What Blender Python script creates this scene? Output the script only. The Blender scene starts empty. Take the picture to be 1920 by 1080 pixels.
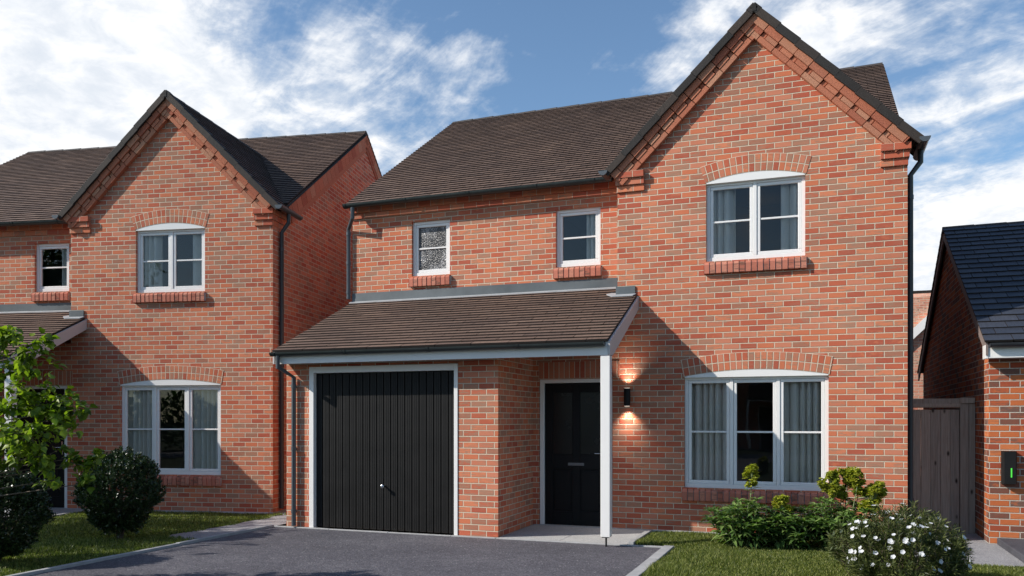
import bpy, math, random
import numpy as np
from mathutils import Vector, Matrix
R = math.radians
random.seed(7); rng = np.random.default_rng(7)
sc = bpy.context.scene
col = sc.collection

# ------------------------------------------------------------------ nodes
class NT:
    def __init__(s, name, rough=.8, world=False):
        if world:
            s.m = bpy.data.worlds.new(name)
        else:
            s.m = bpy.data.materials.new(name)
        s.m.use_nodes = True
        s.t = s.m.node_tree; s.t.nodes.clear()
    def n(s, typ, ins=None, **kw):
        nd = s.t.nodes.new(typ)
        for k, v in kw.items(): setattr(nd, k, v)
        for k, v in (ins or {}).items(): s.set(nd, k, v)
        return nd
    def set(s, nd, k, v):
        sock = nd.inputs[k]
        if isinstance(v, bpy.types.NodeSocket): s.t.links.new(v, sock)
        elif isinstance(v, bpy.types.Node): s.t.links.new(v.outputs[0], sock)
        else: sock.default_value = v
    def math(s, op, a, b=None, c=None, clamp=False):
        nd = s.n('ShaderNodeMath', operation=op, use_clamp=clamp)
        s.set(nd, 0, a)
        if b is not None: s.set(nd, 1, b)
        if c is not None: s.set(nd, 2, c)
        return nd.outputs[0]
    def vec(s, op, a, b=None):
        nd = s.n('ShaderNodeVectorMath', operation=op)
        s.set(nd, 0, a)
        if b is not None: s.set(nd, 1, b)
        return nd
    def mix(s, f, a, b, mode='MIX'):
        nd = s.n('ShaderNodeMix', data_type='RGBA', blend_type=mode)
        s.set(nd, 0, f); s.set(nd, 6, a); s.set(nd, 7, b)
        return nd.outputs[2]
    def ramp(s, f, stops, interp='LINEAR'):
        nd = s.n('ShaderNodeValToRGB', {0: f})
        cr = nd.color_ramp; cr.interpolation = interp
        while len(cr.elements) < len(stops): cr.elements.new(.5)
        for e, (p, c) in zip(cr.elements, stops):
            e.position = p; e.color = c if len(c) == 4 else (*c, 1)
        return nd.outputs[0]
    def sstep(s, v, a, b, lo=0., hi=1.):
        nd = s.n('ShaderNodeMapRange', {0: v, 1: a, 2: b, 3: lo, 4: hi}, interpolation_type='SMOOTHSTEP')
        return nd.outputs[0]
    def noise(s, vecin, scale, detail=3, rough=.5, dist=0.):
        return s.n('ShaderNodeTexNoise', {'Vector': vecin, 'Scale': scale, 'Detail': detail, 'Roughness': rough, 'Distortion': dist}).outputs[0]
    def out(s, sh):
        o = s.n('ShaderNodeOutputMaterial'); s.t.links.new(sh, o.inputs[0]); return s.m
    def pbr(s, colr, rough=.8, bump=None, bd=.01, bs=1., spec=.5, metal=0., **kw):
        p = s.n('ShaderNodeBsdfPrincipled')
        s.set(p, 'Base Color', colr); s.set(p, 'Roughness', rough); s.set(p, 'Metallic', metal)
        s.set(p, 'Specular IOR Level', spec)
        if bump is not None:
            b = s.n('ShaderNodeBump', {'Strength': bs, 'Distance': bd, 'Height': bump})
            s.t.links.new(b.outputs[0], p.inputs['Normal'])
        for k, v in kw.items(): s.set(p, k, v)
        return p.outputs[0]

def c4(r, g, b): return (r, g, b, 1)

BR_RED = [(0, (.605, .182, .090)), (.14, (.515, .130, .070)), (.26, (.605, .222, .132)), (.38, (.455, .108, .062)), (.50, (.575, .20, .115)),
          (.62, (.41, .168, .106)), (.70, (.655, .220, .114)), (.82, (.505, .145, .083)), (.92, (.455, .208, .132))]
BR_ORANGE = [(0, (.50, .135, .045)), (.2, (.34, .075, .035)), (.4, (.56, .17, .06)), (.6, (.20, .075, .05)), (.75, (.42, .10, .04)), (.9, (.17, .09, .07))]

def brick(name, bw=.2136, bh=.075, mt=.0100, stack=False, phase=0., voff=0., pal=BR_RED, mortar=(.63, .535, .405), seed=0., dark=1.):
    t = NT(name)
    uv = t.n('ShaderNodeUVMap').outputs[0]
    sx = t.n('ShaderNodeSeparateXYZ', {0: uv})
    u, v = sx.outputs[0], sx.outputs[1]
    wob = t.math('MULTIPLY', t.math('SUBTRACT', t.noise(uv, 45., 2), .5), .0035)
    u2 = t.math('ADD', u, wob); v2 = t.math('ADD', v, t.math('SUBTRACT', wob, voff))
    vr = t.math('DIVIDE', v2, bh); row = t.math('FLOOR', vr); fv = t.math('MULTIPLY', t.math('FRACT', vr), bh)
    ur = t.math('ADD', t.math('DIVIDE', u2, bw), phase)
    if not stack: ur = t.math('ADD', ur, t.math('MULTIPLY', t.math('FLOORED_MODULO', row, 2.), .5))
    cl = t.math('FLOOR', ur); fu = t.math('MULTIPLY', t.math('FRACT', ur), bw)
    du = t.math('MINIMUM', fu, t.math('SUBTRACT', bw, fu)); dv = t.math('MINIMUM', fv, t.math('SUBTRACT', bh, fv))
    d = t.math('MINIMUM', du, dv)
    mask = t.sstep(d, mt / 2 - .0014, mt / 2 + .0018)
    cx = t.n('ShaderNodeCombineXYZ', {0: cl, 1: row, 2: seed})
    wn = t.n('ShaderNodeTexWhiteNoise', {'Vector': cx.outputs[0]}, noise_dimensions='3D')
    val = wn.outputs[0]; sc3 = t.n('ShaderNodeSeparateColor', {0: wn.outputs[1]})
    base = t.ramp(val, pal, 'CONSTANT')
    # sand-faced blotches and drag marks, different on each brick
    off = t.vec('SCALE', wn.outputs[1]); off.inputs['Scale'].default_value = 37.
    vv = t.vec('ADD', uv, off.outputs[0]).outputs[0]
    st = t.vec('MULTIPLY', vv, (9., 42., 1.)).outputs[0]
    blot = t.noise(st, 1., 3, .6)
    band = t.sstep(blot, .46, .62)
    fac = t.math('MULTIPLY', band, t.sstep(sc3.outputs[0], .25, .9, .05, .8))
    base = t.mix(fac, base, tuple([*[x * .82 for x in (.44, .26, .175)], 1]) if pal is BR_RED else c4(.16, .09, .065))
    blot2 = t.noise(t.vec('MULTIPLY', vv, (14., 24., 1.)).outputs[0], 1., 2)
    base = t.mix(t.math('MULTIPLY', t.sstep(blot2, .5, .7), t.sstep(sc3.outputs[1], .45, 1., 0., .75)), base, c4(*pal[0][1]))
    fine = t.noise(uv, 260., 3, .7)
    base = t.mix(1., base, t.ramp(fine, [(.25, (.72, .72, .72)), (.75, (1.18, 1.16, 1.14))]), 'MULTIPLY')
    edge = t.sstep(d, mt / 2, mt / 2 + .009, .84, 1.)
    base = t.mix(1., base, t.n('ShaderNodeCombineColor', {0: edge, 1: edge, 2: edge}).outputs[0], 'MULTIPLY')
    mc = t.mix(t.noise(uv, 60., 3), c4(*[x * .8 for x in mortar]), c4(*[min(1, x * 1.15) for x in mortar]))
    cc = t.mix(mask, mc, base)
    big = t.noise(uv, .55, 4, .6)
    g = t.sstep(big, .3, .7, .90 * dark, 1.06 * dark)
    # slight weathering: broad random tone over the whole wall
    cc = t.mix(1., cc, t.n('ShaderNodeCombineColor', {0: g, 1: g, 2: g}).outputs[0], 'MULTIPLY')
    tilt = t.math('MULTIPLY', sc3.outputs[2], .25)
    h = t.math('ADD', t.math('MULTIPLY', mask, t.math('ADD', tilt, .85)), t.math('MULTIPLY', fine, .16))
    return t.out(t.pbr(cc, .88, h, .007, .8, spec=.25))

def tilemat(name, tones, tw, gauge, moss=.0, rough=.75):
    t = NT(name)
    isl = t.n('ShaderNodeNewGeometry').outputs['Random Per Island']
    uv = t.n('ShaderNodeUVMap').outputs[0]
    base = t.ramp(isl, tones)
    n1 = t.noise(t.vec('MULTIPLY', uv, (30., 8., 1.)).outputs[0], 1., 4, .65)
    base = t.mix(1., base, t.ramp(n1, [(.25, (.78, .77, .76)), (.75, (1.2, 1.2, 1.2))]), 'MULTIPLY')
    n2 = t.noise(uv, .8, 4, .6)
    base = t.mix(1., base, t.ramp(n2, [(.3, (.86, .86, .88)), (.7, (1.12, 1.09, 1.05))]), 'MULTIPLY')
    fine = t.noise(uv, 180., 3, .7)
    return t.out(t.pbr(base, rough, fine, .004, .7, spec=.35))

def plain(name, c, rough=.5, var=.08, scale=6., bump=.0, metal=0., spec=.5):
    t = NT(name)
    oc = t.n('ShaderNodeTexCoord').outputs['Object']
    n1 = t.noise(oc, scale, 4, .6)
    cc = t.mix(1., c4(*c), t.ramp(n1, [(.25, (1 - var,) * 3), (.75, (1 + var,) * 3)]), 'MULTIPLY')
    h = t.noise(oc, 90., 3)
    return t.out(t.pbr(cc, t.sstep(n1, .2, .8, max(0, rough - .06), min(1, rough + .06)), h if bump else None, .003, bump, spec=spec, metal=metal))

M = {}
M['brick'] = brick('brick', phase=.48)
M['brick_left'] = brick('brick_left_house', phase=.48, seed=5., dark=.95)
M['arch'] = brick('arch_brick', bw=.0765, bh=.1125, mt=.010, stack=True, seed=2.)
M['soldier'] = brick('soldier_brick', bw=.075, bh=.24, mt=.010, stack=True, seed=3.)
M['sill'] = brick('sill_brick', bw=.075, bh=40., mt=.002, stack=True, phase=0., seed=4., pal=[(0, (.56, .20, .135)), (.3, (.50, .165, .11)), (.6, (.58, .24, .165)), (.85, (.46, .15, .10))])
M['corbel'] = brick('corbel_brick', bw=.2136, bh=.089, mt=.006, voff=4.5705, seed=6.)
M['neigh'] = brick('orange_brick', pal=BR_ORANGE, mortar=(.50, .45, .38), seed=8.)
M['far'] = brick('far_brick', pal=[(0, (.62, .26, .17)), (.3, (.68, .32, .22)), (.6, (.56, .22, .15)), (.8, (.66, .36, .26))], seed=9.)
M['band'] = None
def bandmat():
    t = NT('verge_brick')
    isl = t.n('ShaderNodeNewGeometry').outputs['Random Per Island']
    uv = t.n('ShaderNodeTexCoord').outputs['Object']
    b = t.ramp(isl, [(0, (.43, .145, .085)), (.3, (.52, .20, .12)), (.6, (.38, .12, .073)), (.8, (.52, .26, .165)), (1, (.45, .18, .11))])
    f = t.noise(uv, 120., 3, .75)
    b = t.mix(1., b, t.ramp(f, [(.3, (.62, .62, .62)), (.7, (1.3, 1.27, 1.22))]), 'MULTIPLY')
    return t.out(t.pbr(b, .9, f, .006, .9, spec=.2))
M['band'] = bandmat()
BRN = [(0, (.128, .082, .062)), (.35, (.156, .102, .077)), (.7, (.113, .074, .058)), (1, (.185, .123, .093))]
M['butt'] = plain('tile_edge_shade', (.024, .017, .014), .9, .2, 9.)  # near-black on butt and side faces, painting in the shadow gaps between tiles
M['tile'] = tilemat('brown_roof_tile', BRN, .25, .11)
M['slate'] = tilemat('dark_slate', [(0, (.030, .036, .052)), (.5, (.040, .046, .062)), (1, (.052, .058, .075))], .3, .18, rough=.5)
M['ridge'] = tilemat('ridge_tile', [(0, (.05, .044, .042)), (.5, (.07, .06, .055)), (1, (.045, .045, .046))], .3, .3)
M['verge'] = tilemat('verge_tile', [(0, (.016, .0145, .014)), (.35, (.044, .033, .027)), (.65, (.013, .013, .013)), (1, (.032, .028, .026))], .3, .3)
M['white'] = plain('white_upvc', (.79, .775, .75), .32, .012, 3.)
M['fascia'] = plain('white_fascia', (.69, .69, .68), .4, .05, 2.)
M['barge'] = plain('grey_barge_board', (.50, .47, .46), .5, .05, 2.)
M['bargebrown'] = plain('brown_barge_board', (.20, .155, .14), .6, .1, 4.)
M['gutter'] = plain('dark_gutter', (.030, .038, .038), .38, .15, 5.)
M['pipe'] = plain('grey_downpipe', (.075, .085, .095), .32, .1, 5.)
M['pipeblack'] = plain('black_downpipe', (.034, .037, .042), .35, .1, 5.)
M['lead'] = plain('lead_flashing', (.095, .11, .118), .5, .3, 2.2, .2)
M['leadlight'] = plain('lead_apron', (.33, .34, .35), .5, .12, 3., .2)
M['black'] = plain('black_metal', (.0105, .0102, .010), .55, .1, 4., spec=.22)
M['blackdoor'] = plain('black_door', (.004, .004, .0045), .5, .1, 4., spec=.25)
M['steel'] = plain('brushed_steel', (.55, .55, .56), .22, .05, 4., metal=1.)
M['greyslot'] = plain('grey_letterbox', (.16, .16, .165), .4, .05, 4., metal=.3)
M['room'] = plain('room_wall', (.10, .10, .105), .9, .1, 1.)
M['soffit'] = plain('roof_underside', (.12, .09, .075), .9, .2, 3.)
M['doorglass'] = plain('dark_door_glass', (.012, .012, .012), .25, .05, 3., spec=.3)
M['kerb'] = plain('concrete_kerb', (.34, .34, .34), .85, .16, 9., .5)
M['bark'] = plain('bark', (.10, .075, .055), .9, .3, 20., 1.)
M['twig'] = plain('twig', (.11, .085, .06), .85, .2, 20.)
M['stem'] = plain('green_stem', (.20, .24, .11), .7, .2, 20.)

def curtainmat():
    t = NT('curtain_fabric')
    uv = t.n('ShaderNodeTexCoord').outputs['Object']
    f = t.noise(t.vec('MULTIPLY', uv, (60., 60., 4.)).outputs[0], 1., 3)
    cc = t.mix(f, c4(.90, .85, .78), c4(.96, .92, .86))
    p = t.pbr(cc, .9)
    tr = t.n('ShaderNodeBsdfTranslucent', {0: cc})
    mx = t.n('ShaderNodeMixShader', {0: .2}); t.t.links.new(p, mx.inputs[1]); t.t.links.new(tr.outputs[0], mx.inputs[2])
    return t.out(mx.outputs[0])
M['curtain'] = curtainmat()

def glassmat(name, frosted=False):
    t = NT(name)
    fr = t.n('ShaderNodeFresnel', {'IOR': 1.5})
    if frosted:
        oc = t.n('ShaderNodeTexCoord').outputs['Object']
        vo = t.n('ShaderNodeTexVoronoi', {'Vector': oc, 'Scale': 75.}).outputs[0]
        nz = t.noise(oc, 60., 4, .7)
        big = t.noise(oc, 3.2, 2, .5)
        glint = t.math('MULTIPLY', t.sstep(nz, .40, .66), t.sstep(big, .40, .58, .10, 1.))
        d = t.mix(glint, c4(.05, .05, .052), c4(.42, .42, .43))  # sparkling reflections of the textured pane painted into its base colour
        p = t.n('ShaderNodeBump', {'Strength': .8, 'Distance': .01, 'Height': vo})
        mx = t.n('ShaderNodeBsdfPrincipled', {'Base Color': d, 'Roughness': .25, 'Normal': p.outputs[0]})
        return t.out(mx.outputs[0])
    oc = t.n('ShaderNodeTexCoord').outputs['Object']
    b = t.n('ShaderNodeBump', {'Strength': .15, 'Distance': .01, 'Height': t.noise(oc, 1.6, 1)})
    tr = t.n('ShaderNodeBsdfTransparent', {0: c4(.97, .98, .98)})
    g = t.n('ShaderNodeBsdfGlossy', {'Color': c4(.95, .95, .94), 'Roughness': .0})
    t.t.links.new(b.outputs[0], g.inputs['Normal'])
    f2 = t.math('ADD', t.math('MULTIPLY', fr.outputs[0], 1.15), .005, clamp=True)
    mx = t.n('ShaderNodeMixShader', {0: f2})
    t.t.links.new(tr.outputs[0], mx.inputs[1]); t.t.links.new(g.outputs[0], mx.inputs[2])
    return t.out(mx.outputs[0])
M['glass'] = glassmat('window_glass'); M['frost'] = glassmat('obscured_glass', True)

def emit(name, c, s):
    t = NT(name)
    e = t.n('ShaderNodeEmission', {0: c4(*c), 1: s}); return t.out(e.outputs[0])
M['lampglow'] = emit('lamp_glow', (1., .86, .72), 2.2)
M['led'] = emit('green_led', (.12, .9, .10), 1.0)

def leafmat(name, stops, trans=.3, rough=.45, spec=.5, tcol=1.4):
    t = NT(name)
    isl = t.n('ShaderNodeNewGeometry').outputs['Random Per Island']
    cc = t.ramp(isl, stops)
    p = t.pbr(cc, rough, spec=spec)
    tc = t.mix(1., cc, c4(tcol * .95, tcol * 1.15, tcol * .4), 'MULTIPLY')
    tr = t.n('ShaderNodeBsdfTranslucent', {0: tc})
    mx = t.n('ShaderNodeMixShader', {0: trans}); t.t.links.new(p, mx.inputs[1]); t.t.links.new(tr.outputs[0], mx.inputs[2])
    return t.out(mx.outputs[0])
M['boxleaf'] = leafmat('boxwood_leaf', [(0, (.012, .024, .007)), (.5, (.022, .044, .012)), (.9, (.042, .070, .020)), (1, (.06, .09, .03))], .1, .32, .5)
M['treeleaf'] = leafmat('bright_tree_leaf', [(0, (.055, .095, .010)), (.5, (.135, .20, .016)), (1, (.28, .35, .03))], .42, .42, .4)
M['farleaf'] = leafmat('street_tree_leaf', [(0, (.02, .045, .012)), (.5, (.035, .075, .018)), (1, (.055, .10, .025))], .3, .5, .4)
M['spurge'] = leafmat('spurge_leaf', [(0, (.050, .10, .026)), (.5, (.105, .18, .048)), (1, (.24, .34, .10))], .28, .34, .5)
M['bract'] = leafmat('yellow_green_bract', [(0, (.20, .23, .03)), (.45, (.36, .39, .045)), (.85, (.54, .54, .08)), (1, (.50, .40, .05))], .3, .55, .3, 1.1)
M['needle'] = leafmat('narrow_shrub_leaf', [(0, (.030, .042, .013)), (.5, (.066, .086, .024)), (1, (.14, .155, .048))], .15, .5, .3)
M['petal'] = leafmat('white_petal', [(0, (.60, .61, .63)), (1, (.74, .75, .77))], .25, .6, .2, .55)
M['grass'] = leafmat('grass_blade', [(0, (.035, .055, .010)), (.35, (.085, .115, .020)), (.7, (.17, .20, .040)), (1, (.34, .34, .12))], .3, .5, .3)

def groundmat(name, stops, scale, bump, fine=200., rough=.95, spec=.2, speck=None):
    t = NT(name)
    oc = t.n('ShaderNodeTexCoord').outputs['Object']
    n1 = t.noise(oc, scale, 6, .65); n2 = t.noise(oc, fine, 3, .7); n3 = t.noise(oc, scale * .22, 4, .6)
    cc = t.ramp(t.math('ADD', t.math('MULTIPLY', n1, .55), t.math('MULTIPLY', n3, .45)), stops)
    cc = t.mix(1., cc, t.ramp(n2, [(.3, (.55, .55, .55)), (.7, (1.45, 1.45, 1.45))]), 'MULTIPLY')
    if speck:
        vo = t.n('ShaderNodeTexVoronoi', {'Vector': oc, 'Scale': speck[0]})
        wn = t.n('ShaderNodeSeparateColor', {0: vo.outputs[1]}).outputs[0]
        f = t.math('MULTIPLY', t.sstep(wn, speck[1], 1.), t.sstep(vo.outputs[0], .45, .2))
        cc = t.mix(f, cc, c4(*speck[2]))
    return t.out(t.pbr(cc, rough, t.math('ADD', n2, t.math('MULTIPLY', n1, .6)), bump, 1., spec=spec))
def asphaltmat():
    t = NT('asphalt'); oc = t.n('ShaderNodeTexCoord').outputs['Object']
    a = t.noise(oc, .9, 5, .65); b = t.noise(oc, 9., 5, .7); c = t.noise(oc, 55., 4, .75)
    cc = t.ramp(t.math('ADD', t.math('MULTIPLY', a, .5), t.math('MULTIPLY', b, .5)), [(.32, (.074, .072, .083)), (.5, (.104, .100, .114)), (.68, (.155, .15, .164))])
    cc = t.mix(1., cc, t.ramp(c, [(.32, (.35, .35, .35)), (.5, (1., 1., 1.)), (.68, (1.9, 1.87, 1.85))]), 'MULTIPLY')
    vo = t.n('ShaderNodeTexVoronoi', {'Vector': oc, 'Scale': 38.}); wn = t.n('ShaderNodeSeparateColor', {0: vo.outputs[1]}).outputs[0]
    cc = t.mix(t.math('MULTIPLY', t.sstep(wn, .90, .97), t.sstep(vo.outputs[0], .40, .15)), cc, c4(.42, .41, .40))
    return t.out(t.pbr(cc, .85, c, .014, 1., spec=.3))
M['asphalt'] = asphaltmat()
M['soil'] = groundmat('lawn_soil', [(.3, (.020, .030, .010)), (.7, (.045, .060, .018))], 6., .02, 60.)
M['slab'] = groundmat('paving_slab', [(.3, (.33, .33, .325)), (.7, (.46, .455, .44))], 3., .002, 120., .85)
M['gravel'] = groundmat('exposed_aggregate', [(.3, (.22, .22, .23)), (.7, (.36, .355, .36))], 5., .008, 90., .9, .2, (85., .55, (.62, .61, .60)))
M['darkpave'] = groundmat('dark_block_paving', [(.3, (.05, .05, .06)), (.7, (.10, .10, .115))], 4., .006, 90., .8)

def woodmat():
    t = NT('weathered_board')
    oc = t.n('ShaderNodeTexCoord').outputs['Object']
    isl = t.n('ShaderNodeNewGeometry').outputs['Random Per Island']
    off = t.n('ShaderNodeCombineXYZ', {0: t.math('MULTIPLY', isl, 31.), 1: 0., 2: t.math('MULTIPLY', isl, 17.)}).outputs[0]
    v = t.vec('ADD', oc, off).outputs[0]
    g = t.noise(t.vec('MULTIPLY', v, (70., 70., 2.5)).outputs[0], 1., 5, .6, .6)
    cc = t.ramp(g, [(.25, (.25, .205, .165)), (.5, (.39, .33, .275)), (.8, (.50, .43, .36))])
    cc = t.mix(1., cc, t.ramp(isl, [(0, (.75, .75, .75)), (1, (1.15, 1.12, 1.08))]), 'MULTIPLY')
    vo = t.n('ShaderNodeTexVoronoi', {'Vector': t.vec('MULTIPLY', v, (7., 7., 3.2)).outputs[0], 'Scale': 1.}).outputs[0]
    cc = t.mix(t.sstep(vo, .17, .05), cc, c4(.035, .022, .016))
    return t.out(t.pbr(cc, .8, g, .006, .8, spec=.25))
M['wood'] = woodmat()

# ------------------------------------------------------------------ mesh builder
class MB:
    def __init__(s): s.v = []; s.f = []; s.uv = []; s.dark = []
    def face(s, pts, uv=None):
        i = len(s.v); s.v += [tuple(p) for p in pts]; s.f.append(tuple(range(i, i + len(pts))))
        if uv is None:
            a, b, c = Vector(pts[0]), Vector(pts[1]), Vector(pts[2])
            n = (b - a).cross(c - a); ax, ay, az = abs(n.x), abs(n.y), abs(n.z)
            if ay >= ax and ay >= az: uv = [(p[0], p[2]) for p in pts]
            elif ax >= az: uv = [(p[1] + .061, p[2]) for p in pts]
            else: uv = [(p[0], p[1]) for p in pts]
        s.uv += uv
        return s
    def box(s, x0, x1, y0, y1, z0, z1):
        return s.obox((0, 0, 0), (1, 0, 0), (0, 1, 0), (0, 0, 1), x0, x1, y0, y1, z0, z1)
    def obox(s, o, ax, ay, az, x0, x1, y0, y1, z0, z1):
        o, ax, ay, az = Vector(o), Vector(ax), Vector(ay), Vector(az)
        P = [o + ax * x + ay * y + az * z for z in (z0, z1) for y in (y0, y1) for x in (x0, x1)]
        base = len(s.v); s.v += [tuple(p) for p in P]
        flip = ax.cross(ay).dot(az) < 0
        for q in ((0, 1, 5, 4), (1, 3, 7, 5), (3, 2, 6, 7), (2, 0, 4, 6), (4, 5, 7, 6), (2, 3, 1, 0)):
            if flip: q = q[::-1]
            pts = [P[k] for k in q]
            n = (pts[1] - pts[0]).cross(pts[2] - pts[0]); a, b, c = abs(n.x), abs(n.y), abs(n.z)
            if b >= a and b >= c: uv = [(p.x, p.z) for p in pts]
            elif a >= c: uv = [(p.y + .061, p.z) for p in pts]
            else: uv = [(p.x, p.y) for p in pts]
            s.f.append(tuple(base + k for k in q)); s.uv += uv
        return s
    def tube(s, path, r, n=10, cap=True, half=False):
        path = [Vector(p) for p in path]; rs = r if isinstance(r, (list, tuple)) else [r] * len(path)
        rings = []; base = len(s.v); prev = None
        for i, p in enumerate(path):
            d = (path[min(i + 1, len(path) - 1)] - path[max(i - 1, 0)]).normalized()
            up = Vector((0, 0, 1)) if abs(d.z) < .9 else Vector((0, 1, 0))
            if prev is not None:
                a = (prev - d * prev.dot(d)).normalized()
            else: a = d.cross(up).normalized()
            prev = a; b = d.cross(a)
            for k in range(n):
                an = 2 * math.pi * k / n
                s.v.append(tuple(p + (a * math.cos(an) + b * math.sin(an)) * rs[i]))
        for i in range(len(path) - 1):
            for k in range(n):
                k2 = (k + 1) % n
                s.f.append((base + i * n + k, base + i * n + k2, base + (i + 1) * n + k2, base + (i + 1) * n + k))
                s.uv += [(k / n, i), ((k + 1) / n, i), ((k + 1) / n, i + 1), (k / n, i + 1)]
        if cap:
            s.f.append(tuple(base + k for k in range(n))[::-1]); s.uv += [(0, 0)] * n
            s.f.append(tuple(base + (len(path) - 1) * n + k for k in range(n))); s.uv += [(0, 0)] * n
        return s
    def gutter(s, a, b, r, down=Vector((0, 0, -1)), n=10):
        # half round channel with a wall, open at the top
        a, b = Vector(a), Vector(b); d = (b - a).normalized(); side = d.cross(Vector((0, 0, 1))).normalized()
        def prof(rr): return [side * math.cos(math.pi * k / n) * rr - Vector((0, 0, 1)) * math.sin(math.pi * k / n) * rr for k in range(n + 1)]
        o, i = prof(r), prof(r - .008)
        loop = o + i[::-1]
        base = len(s.v); L = len(loop)
        for p in (a, b): s.v += [tuple(p + q) for q in loop]
        for k in range(L):
            k2 = (k + 1) % L
            s.f.append((base + k, base + k2, base + L + k2, base + L + k)); s.uv += [(0, 0)] * 4
        for e, p in ((0, a), (1, b)):                    # stop ends
            t = d * (.006 if e else -.006)
            c = [p + q for q in o]; c2 = [p + q + t for q in o]
            i0 = len(s.v); s.v += [tuple(x) for x in c2]
            s.f.append(tuple(range(i0, i0 + n + 1)) if e else tuple(range(i0, i0 + n + 1))[::-1]); s.uv += [(0, 0)] * (n + 1)
        return s
    def build(s, name, mat, parent=None, smooth=False, bevel=0., fixn=False):
        me = bpy.data.meshes.new(name)
        me.from_pydata(s.v, [], s.f); ul = me.uv_layers.new(name='UVMap')
        ul.data.foreach_set('uv', np.array(s.uv, dtype=np.float32).ravel())
        me.materials.append(mat)
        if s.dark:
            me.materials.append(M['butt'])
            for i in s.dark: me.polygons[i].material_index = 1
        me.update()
        if smooth:
            me.polygons.foreach_set('use_smooth', [True] * len(me.polygons))
        o = bpy.data.objects.new(name, me); col.objects.link(o)
        if smooth:
            try: me.set_sharp_from_angle(angle=R(40))
            except Exception: pass
        if parent: o.parent = parent
        if bevel:
            w = o.modifiers.new('bevel', 'BEVEL'); w.width = bevel; w.segments = 2; w.limit_method = 'ANGLE'
        return o

def tag(o, label=None, cat=None, group=None, kind=None):
    if label: o['label'] = label
    if cat: o['category'] = cat
    if group: o['group'] = group
    if kind: o['kind'] = kind
    return o
def empty(name, loc=(0, 0, 0), rz=0):
    o = bpy.data.objects.new(name, None); o.empty_display_size = .2; o.location = loc; o.rotation_euler = (0, 0, rz); col.objects.link(o); return o
def copy_tree(o, parent=None):
    c = o.copy(); col.objects.link(c)
    if parent: c.parent = parent
    for ch in list(o.children): copy_tree(ch, c)
    return c

def wall_y(mb, Y, x0, x1, z0, z1, holes=(), back=.11, gable=None):
    """front wall facing -Y with rectangular openings and reveals"""
    xs = sorted({x0, x1, *[h[0] for h in holes], *[h[1] for h in holes]}); zs = sorted({z0, z1, *[h[2] for h in holes], *[h[3] for h in holes]})
    for i in range(len(xs) - 1):
        for j in range(len(zs) - 1):
            cx, cz = (xs[i] + xs[i + 1]) / 2, (zs[j] + zs[j + 1]) / 2
            if any(h[0] < cx < h[1] and h[2] < cz < h[3] for h in holes): continue
            mb.face([(xs[i], Y, zs[j]), (xs[i + 1], Y, zs[j]), (xs[i + 1], Y, zs[j + 1]), (xs[i], Y, zs[j + 1])])
    for (a, b, c, d) in holes:
        mb.face([(a, Y, c), (a, Y, d), (a, Y + back, d), (a, Y + back, c)][::-1])
        mb.face([(b, Y, c), (b, Y, d), (b, Y + back, d), (b, Y + back, c)])
        mb.face([(a, Y, d), (b, Y, d), (b, Y + back, d), (a, Y + back, d)])
        mb.face([(a, Y, c), (b, Y, c), (b, Y + back, c), (a, Y + back, c)][::-1])
    if gable: mb.face([(x0, Y, z1), (x1, Y, z1), gable])
    return mb

def tiles(mb, o, ud, sd, width, length, gauge, tw, keep=None, th=.017, seed=1, stagger=.5, lift=.012):
    """courses of plain tiles laid on a plane; each tile a wedge with its own butt edge"""
    rr = random.Random(seed)
    o, ud, sd = Vector(o), Vector(ud).normalized(), Vector(sd).normalized(); n = ud.cross(sd).normalized()
    if n.z < 0: n = -n
    flip = ud.cross(sd).dot(n) < 0
    rows = int(round(length / gauge)); gauge = length / rows
    for r in range(rows):
        u = -tw * ((r * stagger) % 1) - rr.random() * .01
        while u < width:
            a, b = max(0, u), min(width, u + tw - .008); u += tw
            if b - a < .02: continue
            s0, s1 = r * gauge - rr.random() * .004, min((r + 1) * gauge + .012, length)
            c = o + ud * (a + b) / 2 + sd * (s0 + s1) / 2
            if keep and not keep(c): continue
            j = (rr.random() - .5) * .003; j2 = (rr.random() - .5) * .003
            P = lambda uu, ss, h: o + ud * uu + sd * ss + n * h
            hl = lift + th
            q = [P(a, s0 + j, hl + j2), P(b, s0 + j2, hl + j), P(b, s1, .010), P(a, s1, .010),
                 P(a, s0 + j, lift - .012), P(b, s0 + j2, lift - .012), P(b, s1, 0), P(a, s1, 0)]
            base = len(mb.v); mb.v += [tuple(x) for x in q]
            for f in ((0, 1, 2, 3), (4, 5, 1, 0), (5, 6, 2, 1), (7, 4, 0, 3)):
                if flip: f = f[::-1]
                mb.f.append(tuple(base + k for k in f))
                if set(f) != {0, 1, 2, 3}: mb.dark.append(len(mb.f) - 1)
                mb.uv += [((a, s0), (b, s0), (b, s1), (a, s1), (a, s0), (b, s0), (b, s1), (a, s1))[k] for k in f]
    return mb

# ------------------------------------------------------------------ the house type (local = world of the near house)
GX0, GX1, GY, AX = -2.57, 1.01, 11.045, -.772      # front gable
UY, HX0, HY1 = 11.43, -6.957, 19.5                 # upper wall, left side, back
PY, PX1 = 9.69, -3.788                             # garage projection
MEY, MEZ, MRY, MRZ = 11.27, 4.86, 15.36, 7.525      # main roof eave and ridge
MS = (MRZ - MEZ) / (MRY - MEY)
def zmain(y): return MEZ + MS * (y - MEY) if y < MRY else MRZ - MS * (y - MRY)
GZ = 6.755
def zgab(x): return GZ - abs(x - AX)

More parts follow.
